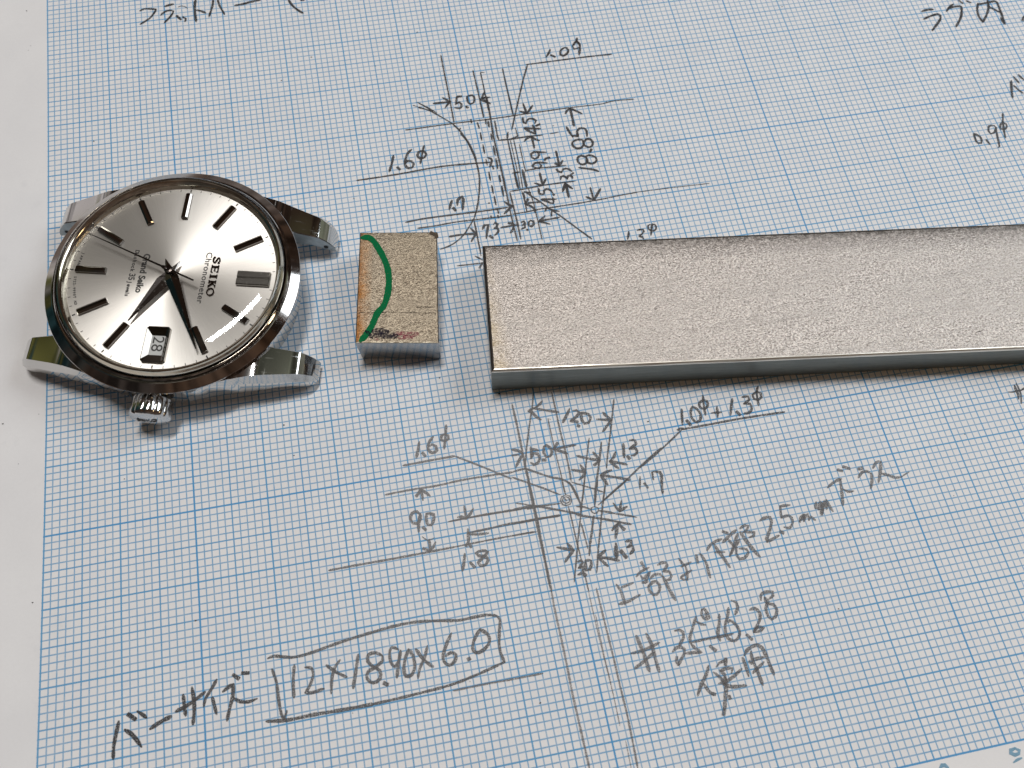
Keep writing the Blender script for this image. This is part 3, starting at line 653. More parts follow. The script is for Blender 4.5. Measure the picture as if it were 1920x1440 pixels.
  ('g',0.6,1,'76.37,-117.96 76.56,-119.10 76.77,-120.64 76.91,-122.61'),
  ('g',0.6,1,'77.73,-117.93 78.08,-119.40 78.10,-121.13 78.17,-122.91'),
  ('g',0.52,1,'75.11,-119.98 76.33,-119.98 77.61,-119.77 79.13,-119.37'),
  ('g',0.52,1,'75.09,-121.92 76.19,-121.45 77.32,-120.87 78.16,-120.45'),
  ('g',0.52,1,'81.66,-118.27 82.23,-118.27 82.68,-118.65 82.55,-119.33 81.68,-120.21'),
  ('g',0.52,1,'80.64,-120.82 81.12,-120.45 81.85,-120.47 82.25,-120.78 82.10,-121.33 81.41,-122.00 80.94,-122.60'),
  ('g',0.45,1,'80.98,-121.57 80.77,-122.11 80.94,-122.60'),
  ('g',0.5,1,'84.94,-117.07 84.26,-118.13 83.34,-119.59 83.35,-120.41'),
  ('g',0.45,1,'84.78,-117.63 85.27,-118.08 85.89,-118.32'),
  ('g',0.5,1,'83.35,-120.41 83.77,-121.08 84.35,-121.65 83.53,-121.49 82.33,-121.37'),
  ('g',0.5,1,'85.98,-116.31 86.31,-116.25 86.62,-116.91 86.69,-117.52 86.27,-117.68 85.95,-117.50 85.76,-116.87 85.98,-116.31'),
  ('g',0.35,1,'86.32,-116.86 86.28,-117.44'),
  ('g',0.55,1,'88.12,-117.38 87.76,-118.56 87.25,-119.64 87.26,-120.64'),
  ('g',0.6,0,'85.75,-121.11 86.29,-121.79'),
  ('g',0.5,1,'89.63,-116.77 89.17,-117.88 88.63,-118.61 88.32,-119.62 88.40,-120.57 89.12,-121.06 89.85,-120.73 90.21,-119.98 89.90,-118.97 89.32,-118.39 88.81,-118.64'),
  ('g',0.42,1,'83.55,-120.16 85.17,-120.12 86.90,-120.16 89.28,-120.15'),
  ('g',0.52,1,'90.35,-115.88 90.88,-116.22 90.93,-116.90 90.28,-117.74'),
  ('g',0.52,1,'92.43,-117.55 93.15,-117.50 93.64,-118.14 93.44,-118.94 92.83,-119.66 92.07,-120.46'),
  ('g',0.45,1,'92.07,-120.46 92.73,-119.99 93.63,-120.11 93.07,-120.47 92.05,-120.51'),
  ('g',0.5,0,'91.02,-120.61 91.53,-121.35'),
  ('g',0.5,1,'94.34,-116.58 94.56,-115.90 95.27,-115.67 96.24,-115.85 96.15,-116.32 95.46,-116.68'),
  ('g',0.52,1,'94.89,-116.45 95.03,-117.20 95.83,-117.48 96.05,-118.36 95.55,-119.11 94.96,-119.35 94.63,-118.81 94.66,-117.74 95.22,-117.00 94.93,-116.33'),
  ('g',0.55,1,'84.80,-123.46 84.19,-124.48 83.20,-125.53 82.35,-126.76'),
  ('g',0.5,1,'83.52,-125.48 83.90,-126.45 84.38,-127.09'),
  ('g',0.6,1,'84.45,-127.05 84.52,-126.90'),
  ('g',0.45,1,'85.81,-123.77 86.29,-123.41 87.21,-123.24 87.41,-123.16'),
  ('g',0.55,1,'87.33,-123.03 87.04,-123.78'),
  ('g',0.52,1,'86.23,-124.42 86.91,-124.21 87.84,-124.39 87.55,-124.90'),
  ('g',0.52,1,'86.14,-124.29 86.56,-124.94 86.63,-125.52'),
  ('g',0.5,1,'85.25,-124.40 85.80,-125.02 86.35,-126.03'),
  ('g',0.52,1,'85.54,-125.87 86.41,-125.81 87.50,-125.46 89.04,-124.68'),
  ('g',0.65,1,'86.46,-125.26 86.37,-126.37 85.86,-127.61 85.30,-129.04'),
  ('g',0.55,1,'86.08,-126.09 87.16,-126.58 88.99,-126.77'),
  ('g',0.55,0,'86.35,-127.59 86.39,-127.93'),
  ('g',0.6,1,'89.92,-123.07 90.39,-122.59 91.12,-122.26 92.03,-122.15 92.51,-122.59 92.76,-123.74 92.87,-124.91 93.02,-126.14'),
  ('g',0.55,1,'89.58,-123.36 89.64,-124.17 89.69,-124.98 89.66,-125.71'),
  ('g',0.55,1,'90.94,-122.81 90.78,-123.70 90.93,-124.76 91.05,-125.92 91.15,-127.13'),
  ('g',0.52,1,'90.84,-123.89 91.61,-123.81 92.35,-123.83'),
  ('g',0.52,1,'90.34,-125.45 91.10,-125.02 92.16,-124.43'),
  ('g',0.5,1,'90.32,-123.96 90.60,-124.24'),
  ('g',0.6,1,'85.30,-129.04 84.99,-129.64'),
 ],
 'barsize': [
  ('d',0.5,1,'9.61,-115.71 9.27,-117.15 9.00,-118.52 8.94,-119.92'),
  ('d',0.55,1,'10.34,-116.84 11.07,-117.44 11.73,-118.28 12.28,-119.17'),
  ('d',0.55,0,'10.75,-115.07 11.62,-115.84'),
  ('d',0.5,1,'11.90,-114.96 12.44,-115.40 12.94,-115.90'),
  ('d',0.6,1,'13.42,-117.31 14.30,-116.89 15.25,-116.55 15.94,-116.35'),
  ('d',0.5,1,'16.56,-115.87 17.74,-115.50 18.99,-114.93 20.20,-114.22'),
  ('d',0.5,1,'17.52,-114.04 17.61,-115.34 17.73,-116.56'),
  ('d',0.5,1,'18.64,-113.37 18.79,-114.76 18.80,-116.24 18.58,-117.79'),
  ('d',0.45,1,'21.72,-113.00 20.96,-114.09 20.23,-115.04 19.98,-115.93'),
  ('d',0.45,1,'21.06,-115.00 21.28,-116.05 21.50,-117.17'),
  ('d',0.6,1,'22.47,-114.59 23.04,-114.22 23.76,-113.95'),
  ('d',0.5,1,'23.75,-114.02 23.60,-115.42 23.18,-116.69 22.75,-118.15'),
  ('d',0.45,1,'23.72,-115.65 24.45,-116.20 25.55,-116.45 26.56,-116.27'),
  ('d',0.5,0,'23.82,-112.79 24.49,-113.40'),
  ('d',0.5,0,'24.95,-112.80 25.76,-112.93'),
 ],
 'size': [
  ('m',0.42,1,'28.31,-111.60 29.18,-111.46 31.19,-112.02 32.73,-112.06 34.65,-111.83 36.78,-111.47 39.26,-111.14 42.11,-110.85 44.97,-110.61 47.82,-110.63 50.98,-111.06 53.43,-111.48 55.24,-111.47 57.23,-111.49 58.52,-111.85'),
  ('m',0.42,1,'58.52,-111.85 58.86,-112.48 58.48,-113.99 58.16,-115.67 58.19,-116.88 58.45,-117.87'),
  ('m',0.38,1,'58.45,-117.87 55.02,-118.65 51.39,-119.29 47.88,-119.52 44.40,-119.66 40.97,-119.73'),
  ('m',0.48,1,'40.97,-119.73 36.90,-119.67 33.37,-119.54 30.20,-119.56 27.57,-119.21'),
  ('m',0.42,1,'28.75,-113.06 29.17,-114.81 29.26,-116.80 29.44,-118.61 29.71,-119.39'),
  ('m',0.35,1,'29.71,-119.39 29.91,-119.03 30.13,-118.43'),
  ('m',0.45,1,'31.57,-113.10 31.28,-114.89 31.17,-117.01'),
  ('m',0.42,1,'32.93,-113.62 33.68,-113.85 33.85,-114.72 33.30,-115.94 32.64,-116.72'),
  ('m',0.45,1,'32.64,-116.72 33.47,-116.88 35.01,-116.69'),
  ('m',0.42,1,'37.41,-113.56 36.63,-114.42 36.15,-115.66 35.87,-117.43'),
  ('m',0.45,1,'35.65,-113.89 36.74,-114.94 38.02,-115.83'),
  ('m',0.48,1,'39.83,-113.34 39.29,-115.27 38.70,-117.32'),
  ('m',0.48,1,'42.91,-114.11 42.11,-113.53 41.14,-113.60 40.95,-114.41 41.55,-115.20 42.33,-115.86 42.20,-116.84 41.29,-117.19 40.60,-116.53 40.79,-115.73 41.89,-115.27 42.83,-114.69 42.91,-114.11'),
  ('m',0.55,0,'42.64,-117.45 43.08,-117.76'),
  ('m',0.42,1,'45.07,-113.67 44.25,-113.25 43.84,-113.95 43.84,-114.97 44.26,-115.72 44.86,-115.16 45.17,-114.20'),
  ('m',0.48,1,'45.31,-113.89 44.82,-115.49 44.38,-117.09'),
  ('m',0.48,1,'46.36,-113.92 45.76,-115.00 45.40,-116.28 45.54,-117.15 46.32,-117.13 46.87,-116.06 46.77,-114.68 46.36,-113.92'),
  ('m',0.42,1,'48.83,-113.96 48.26,-115.31 47.47,-116.51 47.03,-117.69'),
  ('m',0.5,1,'47.30,-114.10 48.13,-115.62 49.16,-116.67'),
  ('m',0.48,1,'52.19,-112.96 51.36,-114.19 50.71,-115.44 50.66,-116.28 51.27,-116.91 52.03,-116.55 52.34,-115.76 51.70,-115.37 51.03,-115.67'),
  ('m',0.6,0,'53.89,-116.53 53.95,-116.71'),
  ('m',0.5,1,'56.02,-113.17 55.11,-114.22 54.64,-115.34 54.97,-116.00 55.87,-115.92 56.92,-115.09 56.94,-114.05 56.02,-113.17'),
 ],
 'print': [
  ('b',0.5,1,'120.82,-140.76 120.18,-140.87 120.01,-141.17 120.44,-141.48 121.03,-141.44 121.26,-141.08 120.82,-140.76'),
  ('b',0.4,1,'119.96,-142.26 120.54,-142.07 121.13,-141.99'),
  ('b',0.5,1,'110.34,-141.05 110.68,-140.79 111.10,-140.87 111.35,-141.18'),
 ],
}
# ------------------------------------------------------------------ desk and the warped sheet of graph paper
PZ = (0.40652, 0.37376, 1.13064, -0.0289, -0.54009, -0.50024, -0.21713)
def soft(v, a, b):
    return a - 6 * (1 - math.exp((v - a) / 6)) if v < a else (b + 6 * (1 - math.exp((b - v) / 6)) if v > b else v)
def paper_z(x, y):
    u = (soft(x, -8, 196) - 80) / 80; v = (soft(y, -150, 8) + 65) / 65
    return PZ[0]*u*u + PZ[1]*u*v + PZ[2]*v*v + PZ[3]*u**3 + PZ[4]*u*u*v + PZ[5]*u*v*v + PZ[6]*v**3
M_DESK, nt, b, o = mat('desk_wood')
gr = noise(nt, 1.2, 6, None, .6, (.12, 1.6, 1)); nt.links.new(mixc(nt, ramp(nt, gr, .3, .7), (.10, .052, .028), (.20, .115, .062)), b.inputs['Base Color']); b.inputs['Roughness'].default_value = .4
V = [(x, y, z) for z in (-22, -.45) for x, y in ((-300, -380), (520, -380), (520, 380), (-300, 380))]
desk = mesh_obj('desk', V, [(0, 3, 2, 1), (4, 5, 6, 7), (0, 1, 5, 4), (1, 2, 6, 5), (2, 3, 7, 6), (3, 0, 4, 7)], M_DESK)
tag(desk, 'brown wooden desk top under the sheet of graph paper', 'desk', 'structure')
xs = [-23.5 + 3 * i for i in range(100)]; ys = [-155 + 3 * j for j in range(71)]
V = [(x, y, paper_z(x, y)) for y in ys for x in xs]; n = len(xs); top = len(V)
V += [(x, y, z - .12) for x, y, z in V]
F = [(j*n+i, j*n+i+1, (j+1)*n+i+1, (j+1)*n+i) for j in range(len(ys)-1) for i in range(n-1)]
F += [(top+a, top+d, top+c, top+b_) for a, b_, c, d in list(F)]
rim = [i for i in range(n)] + [j*n+n-1 for j in range(1, len(ys))] + [(len(ys)-1)*n+i for i in range(n-2, -1, -1)] + [j*n for j in range(len(ys)-2, 0, -1)]
F += [(rim[i], rim[(i+1) % len(rim)], top+rim[(i+1) % len(rim)], top+rim[i]) for i in range(len(rim))]
paper = mesh_obj('graph_paper', V, F, M_PAPER, None, True, 50)
tag(paper, 'large sheet of blue millimetre graph paper covered with pencil sketches and handwritten notes', 'graph paper')
# ------------------------------------------------------------------ pencil strokes, laid on the sheet as thin deposits
def spline(P, step=.35):
    if len(P) < 3: Q = [P[0], P[-1]]; 
    out = []
    for i in range(len(P) - 1):
        p0 = P[i-1] if i else P[0]; p1 = P[i]; p2 = P[i+1]; p3 = P[i+2] if i + 2 < len(P) else P[-1]
        L = math.dist(p1, p2); k = max(1, min(40, int(L / step)))
        for t in range(k):
            t /= k
            out.append(tuple(.5 * (2*p1[a] + (p2[a]-p0[a])*t + (2*p0[a]-5*p1[a]+4*p2[a]-p3[a])*t*t + (3*p1[a]-p0[a]-3*p2[a]+p3[a])*t**3) for a in (0, 1)))
    out.append(P[-1]); return out
def straight(P, step=.8):
    out = []
    for a, c in zip(P, P[1:]):
        k = max(1, int(math.dist(a, c) / step)); out += [(a[0] + (c[0]-a[0]) * t / k, a[1] + (c[1]-a[1]) * t / k) for t in range(k)]
    return out + [P[-1]]
CNT = [0]
def ribbon(V, F, pts, wd, zf, lift, jit=.10, taper=True):
    k = len(pts)
    if k < 2: return
    b0 = len(V); CNT[0] += 1; off = lift + .004 * (CNT[0] % 12)
    ph = random.random() * 9
    L = 0; tot = sum(math.dist(a, c) for a, c in zip(pts, pts[1:])) or 1
    for i, p in enumerate(pts):
        a = pts[max(0, i-1)]; c = pts[min(k-1, i+1)]; dx, dy = c[0]-a[0], c[1]-a[1]; d = math.hypot(dx, dy) or 1; dx /= d; dy /= d
        if i: L += math.dist(pts[i-1], p)
        h = wd / 2 * (1 + jit * math.sin(ph + L * 1.7) + jit * .7 * math.sin(ph * 2 + L * 4.1))
        if taper and tot > 1.2: h *= min(1, .45 + min(L, tot - L) / (wd * .7))
        z = zf(*p) + off + .006 * L / tot
        e = wd * .22 * (-1 if i == 0 else 1 if i == k-1 else 0)
        V += [(p[0] - dy*h + dx*e, p[1] + dx*h + dy*e, z), (p[0] + dx*e*1.5, p[1] + dy*e*1.5, z), (p[0] + dy*h + dx*e, p[1] - dx*h + dy*e, z)]
    for i in range(k - 1):
        for s in (0, 1): F.append((b0+3*i+s, b0+3*i+s+1, b0+3*i+4+s, b0+3*i+3+s))
INFO = {'title': 'handwritten_character', 'inner': 'handwritten_character', 'inner2': 'handwritten_character', 'rightmark': 'handwritten_character',
 'plan': 'pencil_line', 'side': 'pencil_line', 'planfig': 'dimension_figure', 'sidefig': 'dimension_figure', 'offset': 'handwritten_character',
 'angle': 'handwritten_character', 'barsize': 'handwritten_character', 'size': 'handwritten_character', 'print': 'printed_numeral'}
GAP = {'pencil_line': -1, 'dimension_figure': .32, 'handwritten_character': .40, 'printed_numeral': .5}
for key, L in INK.items():
    items = []
    for tone, wd, sm, s in L:
        P = [tuple(map(float, q.split(','))) for q in s.split()]
        items.append((tone, wd, spline(P) if sm and len(P) > 2 else straight(P, .4)))
    # strokes of one character touch or nearly touch: group them, one mesh each
    grp = list(range(len(items)))
    for i in range(len(items)):
        for j in range(i):
            if grp[i] != grp[j] and GAP[INFO[key]] > 0:
                a, c = items[i][2], items[j][2]; lim = GAP[INFO[key]] + .4 * (items[i][1] + items[j][1])
                if min(math.dist(p_, q_) for p_ in a[::2] + a[-1:] for q_ in c[::2] + c[-1:]) < lim:
                    g0, g1 = grp[i], grp[j]; grp = [g1 if g_ == g0 else g_ for g_ in grp]
    for g_ in sorted(set(grp)):
        V = []; F = []; mi = []; mem = [items[i] for i in range(len(items)) if grp[i] == g_]; tones = sorted({t for t, *_ in mem})
        for tone, wd, pts in mem:
            c0 = len(F); ribbon(V, F, pts, wd * ({'d': .92, 'm': .92, 'g': .84, 'b': 1.0}[tone]), paper_z, .03); mi += [tones.index(tone)] * (len(F) - c0)
        mesh_obj(INFO[key], V, F, [M_INK[t] for t in tones], paper, False, None, mi)
# specks of graphite and dust on the sheet
V = []; F = []
for i in range(150):
    x = random.uniform(-6, 190); y = random.uniform(-138, 30); r = random.choice((.05, .06, .07, .10, .13)); a = random.random() * 6; b0 = len(V); z = paper_z(x, y) + .04
    for k in range(6): q = a + k * 1.047; V.append((x + r * math.cos(q) * random.uniform(.6, 1.5), y + r * math.sin(q) * random.uniform(.5, 1.1), z))
    F.append(tuple(range(b0, b0 + 6)))
specks = mesh_obj('graphite_specks', V, F, simple('graphite_dust', (.05, .045, .045), .6), paper); tag(specks, kind='stuff')
BLK = {
 'green': [
  (0.95, 1, '48.68,-53.75 49.61,-53.92 50.25,-54.70 50.83,-56.10 51.39,-57.96 51.68,-59.87 51.57,-61.92 51.12,-63.88 50.30,-65.76 49.17,-66.89 48.15,-68.69 47.21,-69.93 46.22,-70.84'),
 ],
 'black': [
  (1.0, 0, '48.21,-69.68 50.20,-70.04'),
  (0.9, 0, '48.30,-70.41 51.42,-70.97'),
  (0.5, 1, '47.17,-69.49 47.58,-70.00 47.90,-70.82'),
 ],
 'pink': [
  (0.75, 0, '51.18,-70.65 54.50,-71.24'),
  (0.6, 0, '51.67,-71.32 53.75,-71.69'),
  (0.4, 0, '48.41,-70.80 48.60,-71.11'),
 ],
 'scr': [
  (0.12, 0, '46.51,-66.30 50.53,-66.95'),
  (0.09, 0, '50.53,-66.95 57.61,-68.35'),
  (0.12, 0, '54.88,-66.86 57.57,-67.36'),
  (0.1, 0, '50.67,-54.29 53.45,-54.82'),
 ],
 'chip': [
  (0.5, 0, '58.99,-54.69 59.70,-55.15'),
  (0.5, 0, '59.72,-55.06 59.78,-55.69'),
 ],
}
# ------------------------------------------------------------------ metal stock
def steel_top(name, base, dark, rust=None, edge=None):
    """sand-blasted steel: glinting grains over a warm grey metal; rust/edge = extra stain masks in object millimetres"""
    mt, nt, b, o = mat(name)
    tc = N(nt, 'ShaderNodeTexCoord').outputs['Object']
    g = noise(nt, 36, 2, tc, .6, (.8, 1.15, 1)); g2 = noise(nt, 78, 2, tc, .6)
    grain = mth(nt, 'ADD', mth(nt, 'MULTIPLY', g, .65), mth(nt, 'MULTIPLY', g2, .35))
    c = mixc(nt, ramp(nt, grain, .40, .60), dark, base)
    blot = ramp(nt, noise(nt, 1.3, 7, tc, .7, (.28, 1.7, 1)), .38, .66)
    c = mixc(nt, mth(nt, 'MULTIPLY', blot, .7), c, tuple(v * .62 for v in base))
    fl = ramp(nt, noise(nt, 4.5, 6, tc, .75, (.09, 3.2, 1)), .50, .70)
    c = mixc(nt, mth(nt, 'MULTIPLY', fl, .38), c, tuple(v * .35 for v in base))
    pit = ramp(nt, noise(nt, 24, 3, tc, .8), .63, .67)
    c = mixc(nt, mth(nt, 'MULTIPLY', pit, .8), c, (.03, .025, .02))
    sp = N(nt, 'ShaderNodeSeparateXYZ'); nt.links.new(tc, sp.inputs[0])
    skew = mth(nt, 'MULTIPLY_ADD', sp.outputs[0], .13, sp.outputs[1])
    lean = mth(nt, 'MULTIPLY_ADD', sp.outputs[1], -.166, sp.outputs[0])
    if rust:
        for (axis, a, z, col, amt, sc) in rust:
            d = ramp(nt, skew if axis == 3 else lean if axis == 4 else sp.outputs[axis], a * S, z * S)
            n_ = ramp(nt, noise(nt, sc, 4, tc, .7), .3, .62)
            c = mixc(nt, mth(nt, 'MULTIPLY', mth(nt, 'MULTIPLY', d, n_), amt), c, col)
    nt.links.new(c, b.inputs['Base Color'])
    b.inputs['Metallic'].default_value = .86; b.inputs['Roughness'].default_value = .40
    nt.links.new(mth(nt, 'MULTIPLY_ADD', g, .3, .25), b.inputs['Roughness'])
    bump(nt, grain, .85, .018, b); return mt
def steel_side(name, col, rough, streak=(.5, .5, 6), amt=.35, metal=.9, bm_=.05):
    mt, nt, b, o = mat(name); n1 = noise(nt, 6, 5, None, .65, streak)
    nt.links.new(mixc(nt, mth(nt, 'MULTIPLY', ramp(nt, n1, .3, .7), amt), col, tuple(v * .45 for v in col)), b.inputs['Base Color'])
    b.inputs['Metallic'].default_value = metal; nt.links.new(mth(nt, 'MULTIPLY_ADD', n1, .14, rough - .07), b.inputs['Roughness'])
    bump(nt, n1, bm_, .01, b); return mt
def slab(name, tp, bt, z0, z1, mats, cham, parent):
    """four-sided slab from top corners tp and bottom corners bt (anticlockwise from far left), top edge chamfered"""
    cx = sum(p[0] for p in tp) / 4; cy = sum(p[1] for p in tp) / 4
    def inset(P, d):
        out = []
        for i in range(4):
            a, p, c = Vector(P[i-1]), Vector(P[i]), Vector(P[(i+1) % 4]); u = (a-p).normalized(); v = (c-p).normalized()
            out.append(tuple(p + (u + v) * d))
        return out
    k = 24; V = []
    def ring(P, z, wob=0):
        r = []
        for i in range(4):
            a, c = P[i], P[(i+1) % 4]
            for t in range(k):
                t /= k; r.append((a[0]+(c[0]-a[0])*t + random.uniform(-wob, wob), a[1]+(c[1]-a[1])*t + random.uniform(-wob, wob), z + random.uniform(-wob, wob) * .5))
        return r
    arc = [(cham * (1 - math.cos(math.radians(t))), z1 - cham * (1 - math.sin(math.radians(t)))) for t in (0, 22, 45, 62, 76, 90)]
    R = [ring(inset(bt, .18), z0), ring(bt, z0 + .2)] + [ring(inset(tp, d_) if d_ > 1e-6 else tp, z, .012) for d_, z in arc]
    F = []; mi = []
    for r in R: V += r
    m4 = 4 * k; nr = len(R)
    for q in range(nr - 1):
        for i in range(m4):
            side = i // k                                       # 0 left, 1 front, 2 right, 3 back
            F.append((q*m4+i, q*m4+(i+1) % m4, (q+1)*m4+(i+1) % m4, (q+1)*m4+i))
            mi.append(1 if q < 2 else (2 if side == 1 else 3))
    F.append(tuple((nr-1)*m4+i for i in range(m4))); mi.append(0); F.append(tuple(reversed(range(m4)))); mi.append(1)
    return mesh_obj(name, V, F, mats, parent, False, None, mi)
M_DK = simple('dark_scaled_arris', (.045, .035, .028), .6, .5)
# short cut block
bx, by = 51.3, -62.0
block = bpy.data.objects.new('steel_block', None); COL.objects.link(block); block.location = (bx*S, by*S, .12*S)
tag(block, 'short rectangular steel block with a green marker curve on its blasted top', 'steel block')
tpb = [(48.43-bx, -52.77-by), (45.40-bx, -71.02-by), (57.25-bx, -73.17-by), (59.98-bx, -54.68-by)]
btb = [(48.6-bx, -52.9-by), (45.75-bx, -71.0-by), (57.3-bx, -73.12-by), (59.9-bx, -54.8-by)]
M_BT = steel_top('blasted_steel_block_top', (.50, .42, .315), (.13, .10, .07), [(4, -2.2, -4.1, (.36, .15, .03), .9, 2.5), (4, -3.5, -4.5, (.13, .05, .015), .9, 5), (3, 7, 9.5, (.06, .05, .04), .6, 14)])
M_BS = steel_side('ground_steel_block_side', (.46, .48, .50), .20, (5, 5, .4), .30, .9, .04)
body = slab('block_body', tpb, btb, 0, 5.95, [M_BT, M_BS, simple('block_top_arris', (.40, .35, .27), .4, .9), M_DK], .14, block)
def on_block(name, strokes, mt, z=5.97, jit=.08, label=None):
    V = []; F = []
    for wd, sm, s in strokes:
        P = [(float(q.split(',')[0]) - bx, float(q.split(',')[1]) - by) for q in s.split()]
        ribbon(V, F, spline(P, .25) if sm else straight(P, .3), wd, lambda x, y: z, 0, jit)
    o = mesh_obj(name, V, F, mt, block)
    if label: tag(o, label)
    return o
def stain(name, col, amt, lo, hi, sc=30):
    mt, nt, b, o = mat(name); b.inputs['Base Color'].default_value = (*col, 1); b.inputs['Roughness'].default_value = .85; b.inputs['Specular IOR Level'].default_value = .1
    tr = N(nt, 'ShaderNodeBsdfTransparent'); mx = N(nt, 'ShaderNodeMixShader'); g = noise(nt, sc, 3, None, .7)
    nt.links.new(mth(nt, 'MULTIPLY', ramp(nt, g, lo, hi), amt), mx.inputs[0]); nt.links.new(tr.outputs[0], mx.inputs[1]); nt.links.new(b.outputs[0], mx.inputs[2]); nt.links.new(mx.outputs[0], o.inputs[0]); return mt
on_block('marker_line', BLK['green'], stain('green_marker_ink', (.002, .15, .05), .95, .22, .42, 45), 5.98, .05, 'green felt marker curve')
on_block('ink_smear', BLK['black'], stain('black_ink_smear', (.015, .014, .03), .8, .36, .55), 6.0, .12, 'black ink smear near the front edge')
on_block('ink_smear', BLK['pink'], stain('pink_ink_smear', (.35, .03, .09), .6, .40, .60), 6.0, .12, 'pink ink smear near the front edge')
M_SCR = stain('scratch_dirt', (.03, .022, .015), .75, .38, .55)
for q, st_ in enumerate(BLK['scr']): on_block('scratch', [st_], M_SCR, 5.975 + .002*q, .3)
on_block('chipped_corner', BLK['chip'], simple('corner_chip', (.05, .035, .02), .5, .6), 5.99, .2)
# long flat bar
ox, oy = 66.0, -68.0
bar = bpy.data.objects.new('steel_bar', None); COL.objects.link(bar); bar.location = (ox*S, oy*S, .2*S)
tag(bar, 'long flat steel bar with grainy blasted top running out of frame on the right', 'steel bar')
d = Vector((.9917, -.1285)); dn = (d / d.x)
def ext(p, L): return (p[0] + L, p[1] + dn.y * L)
T0 = (66.33-ox, -58.45-oy); T1 = (63.88-ox, -79.17-oy)
tp = [T0, T1, (172-ox, -93.60-oy), (178-ox, -72.6-oy)]
B0 = (66.4-ox, -58.6-oy); B1 = (63.95-ox, -79.55-oy)
bt = [B0, B1, (172-ox, -93.35-oy), (178-ox, -72.8-oy)]
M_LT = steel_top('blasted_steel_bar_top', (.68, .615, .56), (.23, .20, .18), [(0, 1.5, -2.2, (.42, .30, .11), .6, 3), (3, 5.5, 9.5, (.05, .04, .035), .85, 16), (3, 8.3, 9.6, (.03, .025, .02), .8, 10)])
M_LS = steel_side('rolled_steel_bar_side', (.25, .265, .245), .36, (.4, .4, 5), .55, .8, .3)
M_LE = simple('bar_arris_highlight', (.95, .90, .80), .34, 1.0)  # front edge coloured near-white to strengthen the lamp's highlight line
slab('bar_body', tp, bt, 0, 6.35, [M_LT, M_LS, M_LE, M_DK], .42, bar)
# ------------------------------------------------------------------ wristwatch head (local axes: x = 12 o'clock, y = 9 o'clock, z = up)
watch = bpy.data.objects.new('wristwatch', None); COL.objects.link(watch)
watch.location = (20.99*S, -56.66*S, .15*S); watch.rotation_euler = (0, 0, math.radians(-13.75))
tag(watch, 'polished steel wristwatch head without a strap, silver dial showing date 28', 'wristwatch')
def polished(name, col=(.60, .59, .575), rough=.06, scr=.5, sscale=3):
    mt, nt, b, o = mat(name); b.inputs['Metallic'].default_value = 1
    n1 = noise(nt, sscale, 3, None, .6, (1, 9, 1)); n2 = noise(nt, sscale, 3, None, .6, (9, 1, 2)); n3 = noise(nt, .8, 3)
    s = mth(nt, 'MAXIMUM', ramp(nt, n1, .63, .70), ramp(nt, n2, .64, .70))
    nt.links.new(mixc(nt, mth(nt, 'MULTIPLY', s, .18 * scr), col, (.95, .93, .9)), b.inputs['Base Color'])
    nt.links.new(mth(nt, 'ADD', mth(nt, 'MULTIPLY', s, .25 * scr), mth(nt, 'MULTIPLY_ADD', n3, .05, rough - .02)), b.inputs['Roughness'])
    bump(nt, n3, .03, .02, b); return mt
M_CASE = polished('polished_case_steel'); M_BEZ = polished('polished_bezel_steel', (.52, .495, .475), .07, .45, 9)
M_REH = polished('polished_rehaut_ring', (.66, .61, .52), .10, .4)
M_LUGIN = steel_side('satin_lug_inside', (.42, .46, .47), .38, (1.5, 1.5, 1.5), .5, .9, .1)
M_DARK = simple('hole_shade', (.01, .009, .009), .7)  # flat dark colour standing in for the shade inside the lug holes
# --- case: ring body and four lugs in one mesh
V = []; F = []; n = 180
prof = [(15.2, 1.7), (17.0, 1.8), (17.4, 2.1), (17.66, 6.6), (17.55, 6.85), (16.2, 6.95)]
for i in range(n):
    a = 2*math.pi*i/n
    for r, z in prof: V.append((r*math.cos(a), r*math.sin(a), z))
for i in range(n):
    j = (i+1) % n
    for p in range(len(prof)-1): F.append((i*6+p, j*6+p, j*6+p+1, i*6+p+1))
def interp(T, x):
    for (a, b_), (c, d_) in zip(T, T[1:]):
        if x <= c: return b_ + (d_-b_)*(x-a)/(c-a)
    return T[-1][1]
ZT = [(4, 6.75), (13.2, 6.75), (15, 6.2), (19.2, 4.92), (20.2, 3.95), (20.9, 3.0), (21.35, 2.1), (21.55, 1.5)]
ZB = [(4, 2.0), (9, 2.0), (13, 2.3), (15.7, 2.7), (18, 2.4), (20, 1.45), (21.55, .85)]
VT = [(4, 16.9), (8, 16.0), (10.5, 15.15), (15, 14.0), (19.1, 13.1), (20.2, 12.75), (20.9, 12.5), (21.35, 12.2), (21.55, 12.0)]
VB = [(4, 17.15), (7.6, 16.1), (10.8, 15.5), (15, 14.75), (18.2, 14.05), (19.6, 13.75), (20.6, 13.4), (21.2, 12.9), (21.55, 12.3)]
BV = [(4, .4), (8, .8), (11, 1.4), (15, 1.5), (19.2, 1.15), (20.2, .8), (20.9, .5), (21.55, .2)]
us = [4, 5.5, 7, 8.5, 10, 11.5, 13, 14.2, 15, 16, 17, 18, 19, 19.3, 19.7, 20.1, 20.45, 20.8, 21.1, 21.35, 21.55]
mi = [0] * len(F)
for su, sv in ((1, 1), (1, -1), (-1, 1), (-1, -1)):
    secs = []
    for u in us:
        zt = interp(ZT, u); zb = min(interp(ZB, u), zt - .3); vt = interp(VT, u); vb = interp(VB, u); bv = interp(BV, u)
        P = [(9.6, zt - .12), (9.72, zt), (vt, zt), (vb, max(zt - bv, zb + .2)), (vb - .02, zb + .15), (vb - .3, zb), (9.75, zb), (9.6, zb + .15)]
        secs.append([(su*u, sv*v, z) for v, z in P])
    f0 = len(F); loft(V, F, secs)
    k = 8
    for f in range(f0, len(F)):
        q = (f - f0) % k if f < len(F) - 2 else 0
        mi.append(1 if q == 7 and f < len(F) - 2 else 0)
